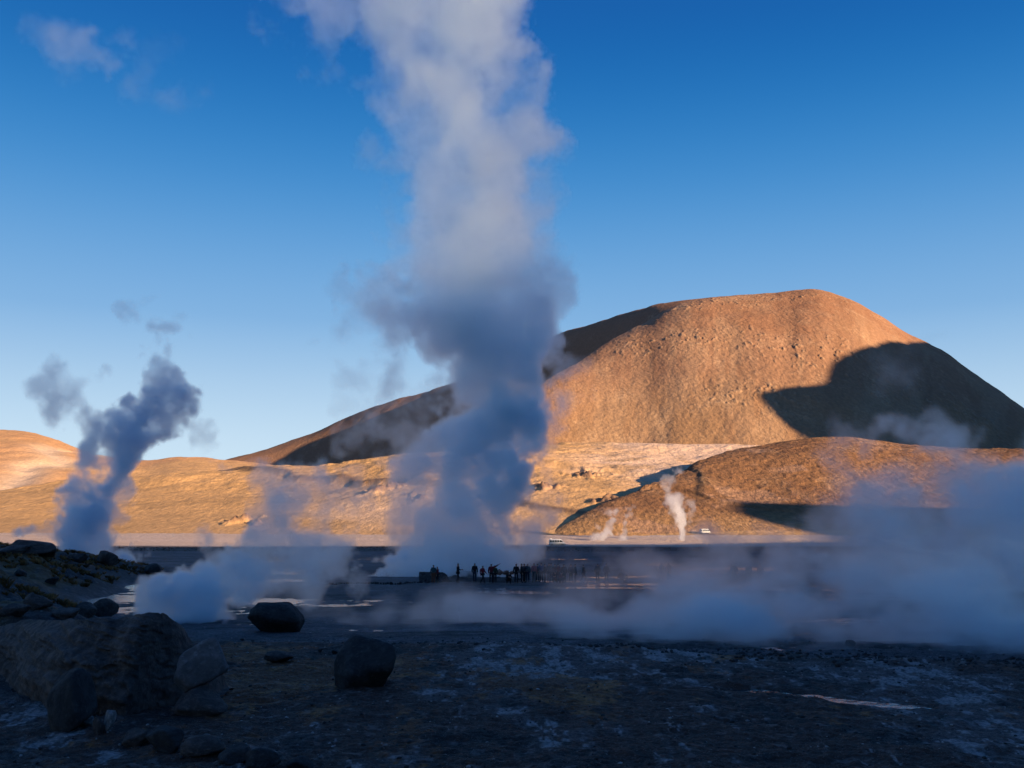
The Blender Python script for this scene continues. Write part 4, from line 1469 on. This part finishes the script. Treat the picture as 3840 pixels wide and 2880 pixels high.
GRP = 'steam plumes over the geyser field'
if STEAM:
    A = [(b[0] - (0 if b[1] > 600 else 14), b[1], b[2] * (1.02 if b[1] > 760 else 1.3 if b[1] > 480 else 1.18), b[3] * (2.1 if b[1] > 940 else 1.7 if b[1] > 650 else .9) * (.8 if b[0] < 960 and b[1] > 940 else 1)) + tuple(b[4:]) for b in [  # low jets blown right from their vents
        (790, 1252, 9, 1.5, -2), (812, 1248, 13, 1.8, -2), (840, 1243, 18, 2, -2), (872, 1236, 24, 2, -2), (905, 1224, 32, 2, -1), (940, 1210, 40, 2.2), (985, 1205, 46, 2.4),
        (1030, 1210, 48, 2.6), (1075, 1215, 42, 2.4), (1105, 1225, 34, 1.6), (905, 1170, 40, 1.6), (935, 1120, 58, 1.6), (1000, 1150, 62, 2.4), (1062, 1140, 62, 3), (895, 1090, 32, .9), (930, 1245, 26, 2.2), (970, 1242, 30, 2.4), (1010, 1244, 30, 2.4), (1050, 1246, 30, 2.4), (1090, 1246, 26, 2), (885, 1240, 22, 2), (850, 1248, 14, 2),
        (940, 1060, 52, 1.3), (1000, 1080, 66, 1.6), (1066, 1075, 60, 3), (1090, 1040, 40, 2.6), (915, 1010, 44, .9),
        # column
        (1050, 1000, 62, 3), (990, 1010, 60, 2), (1085, 945, 76, 3.4), (1130, 905, 46, 3), (1120, 880, 52, 3), (1010, 950, 60, 1.8), (950, 950, 50, 1.0), (1070, 870, 72, 3), (1030, 820, 62, 2.6), (1090, 820, 62, 2.6),
        (975, 860, 55, 1.1),
        # grey middle
        (1075, 760, 76, 3), (1010, 740, 62, 2.8), (1070, 690, 92, 3.2), (970, 670, 78, 2.6), (1130, 650, 66, 2.6), (1010, 620, 88, 2.8), (920, 640, 48, 1.6), (950, 590, 60, 1.8), (900, 590, 38, 1.0),
        (1195, 595, 44, 1.4), (1235, 610, 26, .9), (1215, 570, 30, .9), (1190, 545, 40, 1.2), (1180, 640, 40, 1.0), (1150, 720, 45, 1.5),
        # sunlit top
        (1045, 560, 86, 2.4), (1080, 500, 80, 2.6), (1030, 450, 86, 2.4), (1100, 420, 74, 2.2), (1010, 380, 76, 2.4), (1060, 320, 86, 2.6), (1125, 320, 58, 1.2), (1010, 250, 86, 2.4), (1100, 220, 74, 2.4),
        (1165, 175, 38, .9), (1150, 250, 40, .9), (990, 150, 96, 2.6), (1080, 120, 82, 2.6), (950, 60, 100, 2.6), (1040, 30, 92, 3), (890, 10, 76, 1.8), (990, -50, 120, 3), (1080, -30, 60, 1.6), (900, -90, 110, 2.4),
        (1160, 480, 44, .8), (930, 470, 60, 1.0), (920, 380, 60, .9), (1150, 400, 50, 1.0), (900, 290, 56, .8), (930, 180, 70, 1.0), (1170, 310, 44, .8), (930, 1160, 60, 1.3), (890, 1140, 44, 1.0), (900, 1060, 46, .9), (880, 1180, 40, 1.0), (960, 1180, 60, 1.6), (1095, 1090, 44, 2.4), (1100, 1160, 36, 1.6)]]
    steam('steam_plume', 'tallest steam column, grey-blue below and sunlit at its top, behind the visitors', 'steam plume', 135, A, .27, seed=14, ground=-.1, group=GRP, amp=.85, warp=.55, size=6, lo=.18, hi=1.0, rough=.7)
    A1 = [(780, 1253, 7, 1.2), (798, 1251, 9, 1.6), (820, 1247, 12, 2), (846, 1241, 16, 2.2), (874, 1232, 21, 2.2), (904, 1220, 27, 2.2), (934, 1205, 33, 2), (962, 1188, 38, 1.6), (990, 1170, 40, 1.0),
          (930, 1240, 16, 1.5), (962, 1236, 20, 1.7), (1000, 1236, 22, 1.8), (1040, 1238, 22, 1.8), (1076, 1238, 20, 1.6), (1104, 1240, 15, 1.2), (1020, 1212, 30, 1.2), (1070, 1212, 30, 1.2)]
    steam('steam_plume', 'bright jet of steam slanting up right from the path edge into the tallest column', 'steam plume', 112, A1, .16, seed=3, ground=-.05, group=GRP, amp=.7, warp=.45, size=2.4, lo=.2, hi=.9, rough=.66)
    A2 = [(880, 200, 66, .45), (850, 300, 56, .3), (845, 360, 50, .3), (700, 50, 66, .6), (640, 15, 50, .55), (770, 25, 60, .6), (830, 60, 60, .6), (690, 130, 50, .3), (860, 120, 60, .5), (720, 190, 40, .2),
          (880, 430, 45, .3), (880, 500, 40, .25), (600, -20, 50, .5), (720, -40, 80, .7), (1180, 330, 30, .3), (1230, 540, 30, .3),
          (790, 690, 60, .7), (850, 700, 62, .8), (870, 780, 66, .7), (905, 830, 66, .8), (760, 620, 42, .35), (820, 620, 46, .6), (730, 740, 40, .3), (770, 790, 46, .35), (830, 860, 60, .6), (700, 900, 30, .45),
          (740, 880, 40, .45), (760, 930, 50, .7), (830, 940, 62, .9), (900, 930, 62, 1.0), (880, 1000, 40, .7), (690, 960, 30, .6),
          (1185, 850, 34, .8), (1230, 790, 36, .7), (1180, 780, 34, .9), (1260, 760, 26, .4), (1240, 850, 28, .4), (1200, 900, 36, .6), (1170, 990, 40, .7), (1165, 1060, 46, .9), (1150, 1120, 46, 1.0), (1150, 1180, 44, 1.0), (1205, 700, 26, .5)]
    steam('steam_plume', 'ragged thin veil of steam torn from both sides of the tallest column', 'steam plume', 138, A2, .30, seed=9, ground=0, group=GRP, amp=1.15, warp=.9, size=5, lo=.22, hi=1.25, rough=.68)
    B = [(322, 1290, 26, 2.5, -4), (345, 1270, 24, 2.5, -4), (385, 1265, 24, 2.5, -4), (345, 1320, 32, 3, -4), (400, 1300, 46, 3, -3), (400, 1350, 42, 2.5, -4), (455, 1275, 46, 3, -2), (500, 1250, 50, 2.6), (560, 1225, 52, 2.2), (470, 1320, 46, 2.0, -2),
         (540, 1290, 46, 1.8), (610, 1215, 56, 1.6, 2), (560, 1180, 50, 1.5, 2), (500, 1195, 34, 1.1), (460, 1222, 26, 1.3), (610, 1150, 48, 1.1, 3), (660, 1185, 52, 1.0, 3), (590, 1090, 40, .8, 3), (570, 1050, 36, .8, 3), (640, 1070, 50, .7, 4),
         (700, 1110, 44, .7, 4), (700, 1200, 52, .8, 4), (740, 1060, 40, .5, 4), (690, 1030, 36, .5, 4), (640, 1270, 40, .8, 2), (760, 1240, 40, .5, 4), (480, 1150, 26, .5), (600, 1330, 40, .4, -2), (480, 1360, 30, .8, -5), (430, 1368, 30, 1, -6)]
    B = [(b[0], b[1], b[2] * 1.08, b[3] * 1.5) + tuple(b[4:]) for b in B]
    steam('steam_plume', 'dense bluish steam cloud rolling up from behind the huge brown boulder', 'steam plume', 58, B, .105, seed=21, ground=-.05, group=GRP, amp=.85, warp=.6, size=2.0, lo=.22, hi=.95, rough=.66)
    C = [(140, 1190, 34, 2.2), (200, 1190, 40, 2.2), (160, 1160, 42, 2.4), (215, 1145, 42, 2.4), (160, 1115, 40, 2.2), (215, 1100, 42, 2.2), (140, 1085, 28, 1.6), (190, 1060, 30, .9), (245, 1050, 32, 1.2), (265, 1010, 36, 2),
         (240, 970, 44, 2.4), (285, 960, 44, 2.4), (225, 1000, 38, 1.6), (300, 925, 42, 2.4), (340, 905, 40, 2.3), (250, 925, 36, 1.6), (375, 885, 40, 2.2), (400, 865, 34, 2), (350, 850, 34, 1.8), (320, 820, 26, 1.0), (385, 835, 26, 1.1),
         (345, 790, 26, .8), (330, 750, 20, .5), (365, 770, 20, .5), (320, 710, 18, .35), (315, 670, 18, .25), (340, 650, 16, .15), (200, 900, 34, .8), (150, 870, 32, .5), (110, 850, 30, .35), (130, 900, 26, .4), (180, 840, 24, .3),
         (430, 895, 24, .6), (455, 930, 20, .35), (420, 940, 20, .3), (470, 960, 16, .2), (100, 1150, 26, .8), (280, 1080, 24, .6)]
    C = [(b[0], b[1], b[2] * 1.22, b[3] * (2.6 if b[1] > 1000 else 1.8)) + tuple(b[4:]) for b in C]
    steam('steam_plume', 'dark shaded steam plume leaning right, rising behind the left bank', 'steam plume', 150, C, .27, seed=33, ground=0, group=GRP, amp=.95, warp=.85, mat=M_shaded, size=3.6, lo=.25, hi=1.05, rough=.68, stretch=(1.1, 1, 1))
    # low fog over the right of the flooded field
    Dd = []
    rr_ = random.Random(8)
    for vx in range(680, 2600, 40):
        top = np.interp(vx, [700, 1000, 1200, 1400, 1700, 2000, 2400], [1335, 1326, 1316, 1290, 1245, 1230, 1220])
        bot = np.interp(vx, [700, 1300, 2212, 2600], [1362, 1378, 1418, 1440])
        near_ = np.interp(vx, [700, 1200, 1640, 2212, 2600], [47.5, 43, 39.5, 35.5, 33])
        puff = .55 + .9 * rr_.random()
        for kx in range(4):
            u_ = rr_.random()
            yy = bot - 8 - (bot - top) * u_
            ww = np.interp(vx, [680, 950, 1200, 1500, 2000, 2400], [.16, .34, .7, 1.05, 1.3, 1.4])
            Dd.append((vx + rr_.uniform(-20, 20), yy, rr_.uniform(22, 46) * (1 + .4 * u_) * float(np.interp(vx, [700, 1000, 1250], [.6, .65, 1])), .85 * ww * puff * rr_.uniform(.5, 1.2), near_ + 1.5 + rr_.uniform(0, 12) * (.3 + u_) - 56, 1.7))
    Dd = [b for b in Dd]
    steam('steam', 'bluish ground fog drifting low across the flooded field towards the right', None, 56, Dd, .17, seed=41, ground=-.04, kind='stuff', amp=1.1, warp=.7, size=2.2, lo=.2, hi=1.1, stretch=(.8, 1, 1.7), rough=.66)
    Ee = [(1500, 1240, 50, .5), (1600, 1230, 60, .6), (1700, 1210, 66, .7), (1800, 1190, 80, .8), (1900, 1170, 90, .9), (2000, 1150, 100, 1.1), (2100, 1130, 110, 1.3), (2200, 1100, 120, 1.5), (2300, 1080, 120, 1.5),
          (1660, 1160, 46, .3), (1760, 1120, 50, .4), (1800, 1060, 46, .35), (1780, 1010, 34, .25), (1810, 1100, 36, .5), (1880, 1090, 60, .5), (1960, 1030, 66, .9), (2030, 1010, 66, .9), (2080, 1060, 70, 1.1), (2160, 1020, 80, 1.2), (2230, 980, 90, 1.2),
          (1990, 940, 60, .8), (1960, 900, 36, .4), (2000, 880, 34, .45), (2060, 930, 40, .5), (1880, 930, 40, .35), (1830, 920, 26, .2), (1850, 950, 34, .3), (2180, 920, 50, .6), (2210, 880, 40, .4), (1950, 820, 34, .16), (1980, 770, 36, .14), (1990, 730, 30, .1),
          (1400, 1250, 40, .4), (1300, 1255, 36, .3), (1450, 1215, 36, .25), (1560, 1195, 40, .3), (1900, 1260, 80, 1), (2100, 1250, 100, 1.2), (1700, 1280, 60, .6), (2280, 1200, 120, 1.4)]
    Ee = [(b[0], b[1], b[2] * 1.05, b[3] * float(np.interp(b[0], [1400, 1900, 2150], [1.1, 1.25, 1.8]))) for b in Ee]
    steam('steam_plume', 'broad hazy steam bank swallowing the right edge of the field and hills', 'steam plume', 84, Ee, .30, seed=55, ground=0, group=GRP, amp=1.1, warp=.9, size=5.0, lo=.18, hi=1.2, rough=.66)
    Ef = [(1130, 1240, 30, .35), (1190, 1225, 34, .55), (1250, 1230, 34, .5), (1310, 1215, 36, .5), (1370, 1225, 34, .5), (1430, 1200, 40, .6), (1500, 1215, 44, .7), (1580, 1190, 50, .7), (1660, 1200, 50, .8), (1240, 1190, 26, .2), (1350, 1180, 26, .3),
          (1420, 1180, 30, .35), (1520, 1160, 40, .5)]
    Ef = [(b[0], b[1], b[2], b[3] * float(np.interp(b[0], [1130, 1330, 1500], [.25, .35, .75]))) for b in Ef]
    steam('steam_plume', 'thin pale steam drifting between the crowded visitors', 'steam plume', 95, Ef, .28, seed=66, ground=0, group=GRP, amp=.9, warp=.5, size=3.0, lo=.25, hi=1.0)
    G = [(1474, 1160, 9, 4), (1472, 1148, 9, 4), (1471, 1136, 10, 4), (1466, 1124, 12, 3.5), (1469, 1110, 13, 3), (1458, 1098, 15, 3), (1452, 1086, 15, 2.6), (1462, 1074, 13, 2.4), (1444, 1064, 13, 1.3), (1440, 1048, 13, 1), (1436, 1034, 12, .8), (1452, 1028, 9, .8),
         (1463, 1018, 9, .8), (1472, 1008, 7, .6), (1488, 1090, 12, .8), (1492, 1110, 10, .7), (1490, 1130, 10, .6), (1500, 1150, 12, .6), (1520, 1160, 12, .4), (1440, 1164, 10, .2), (1560, 1166, 14, .3)]
    G = [(b[0], b[1], b[2], b[3] * .5) for b in G]
    steam('steam_plume', 'small bright white steam jet rising before the dark foothill', 'steam plume', 440, G, .55, mat=M_jet, seed=71, ground=1, group=GRP, amp=.6, warp=.45, size=2.6)
    H = [(1300, 1164, 12, 1.1), (1312, 1152, 13, 1.2), (1316, 1138, 12, 1.1), (1324, 1124, 10, .9), (1314, 1108, 9, .6), (1330, 1104, 8, .6), (1346, 1160, 10, .8), (1352, 1146, 9, .7), (1350, 1130, 8, .6), (1358, 1114, 7, .5), (1356, 1098, 6, .35), (1370, 1094, 6, .2), (1290, 1140, 9, .4), (1284, 1164, 9, .6)]
    steam('steam_plume', 'short wispy white steam jet well left of the bright one', 'steam plume', 440, [b for b in H if b[0] < 1335], .5, mat=M_jet, seed=77, ground=1, group=GRP, amp=.7, warp=.45, size=2.2)
    steam('steam_plume', 'fainter white steam wisp between the short jet and the bright one', 'steam plume', 440, [b for b in H if b[0] >= 1335], .5, mat=M_jet, seed=78, ground=1, group=GRP, amp=.7, warp=.45, size=2.2)
    I = [(44, 1170, 7, 1.4), (43, 1158, 6, 1.2), (40, 1148, 5, .7)]
    steam('steam_plume', 'tiny white puff of steam at the far left above the bank', 'steam plume', 470, I, .5, mat=M_jet, seed=81, ground=1, group=GRP, amp=.6, warp=.4, size=1.5)
    I = [(376, 1166, 4, 1.5), (375, 1158, 3.5, 1.2), (374, 1151, 3, .7)]
    steam('steam_plume', 'tiny white puff of steam on the far shore right of the dark shaded plume', 'steam plume', 470, I, .4, mat=M_jet, seed=82, ground=1, group=GRP, amp=.6, warp=.4, size=1.2)
    I = [(x_, 1169 - (x_ % 3), 6, .5) for x_ in range(250, 480, 12)]
    steam('steam', 'thin white mist lying along the far sunlit shore on the left', None, 470, I, .6, mat=M_jet, seed=83, ground=1, kind='stuff', amp=.6, warp=.4, size=1.5)
    K = [(60, 95, 22, .2), (100, 85, 40, .3), (150, 90, 40, .36), (180, 110, 44, .36), (215, 120, 40, .36), (250, 85, 30, .34), (270, 70, 22, .26), (130, 130, 36, .26), (240, 145, 24, .34), (300, 170, 40, .14), (370, 195, 40, .14), (420, 180, 30, .1), (330, 100, 40, .08), (40, 88, 12, .2)]
    steam('cloud', 'faint drifting wisp of cloud in the upper left sky', 'cloud', 330, K, .9, seed=91, amp=1.0, warp=.6, size=9, lo=.2, hi=1.2)
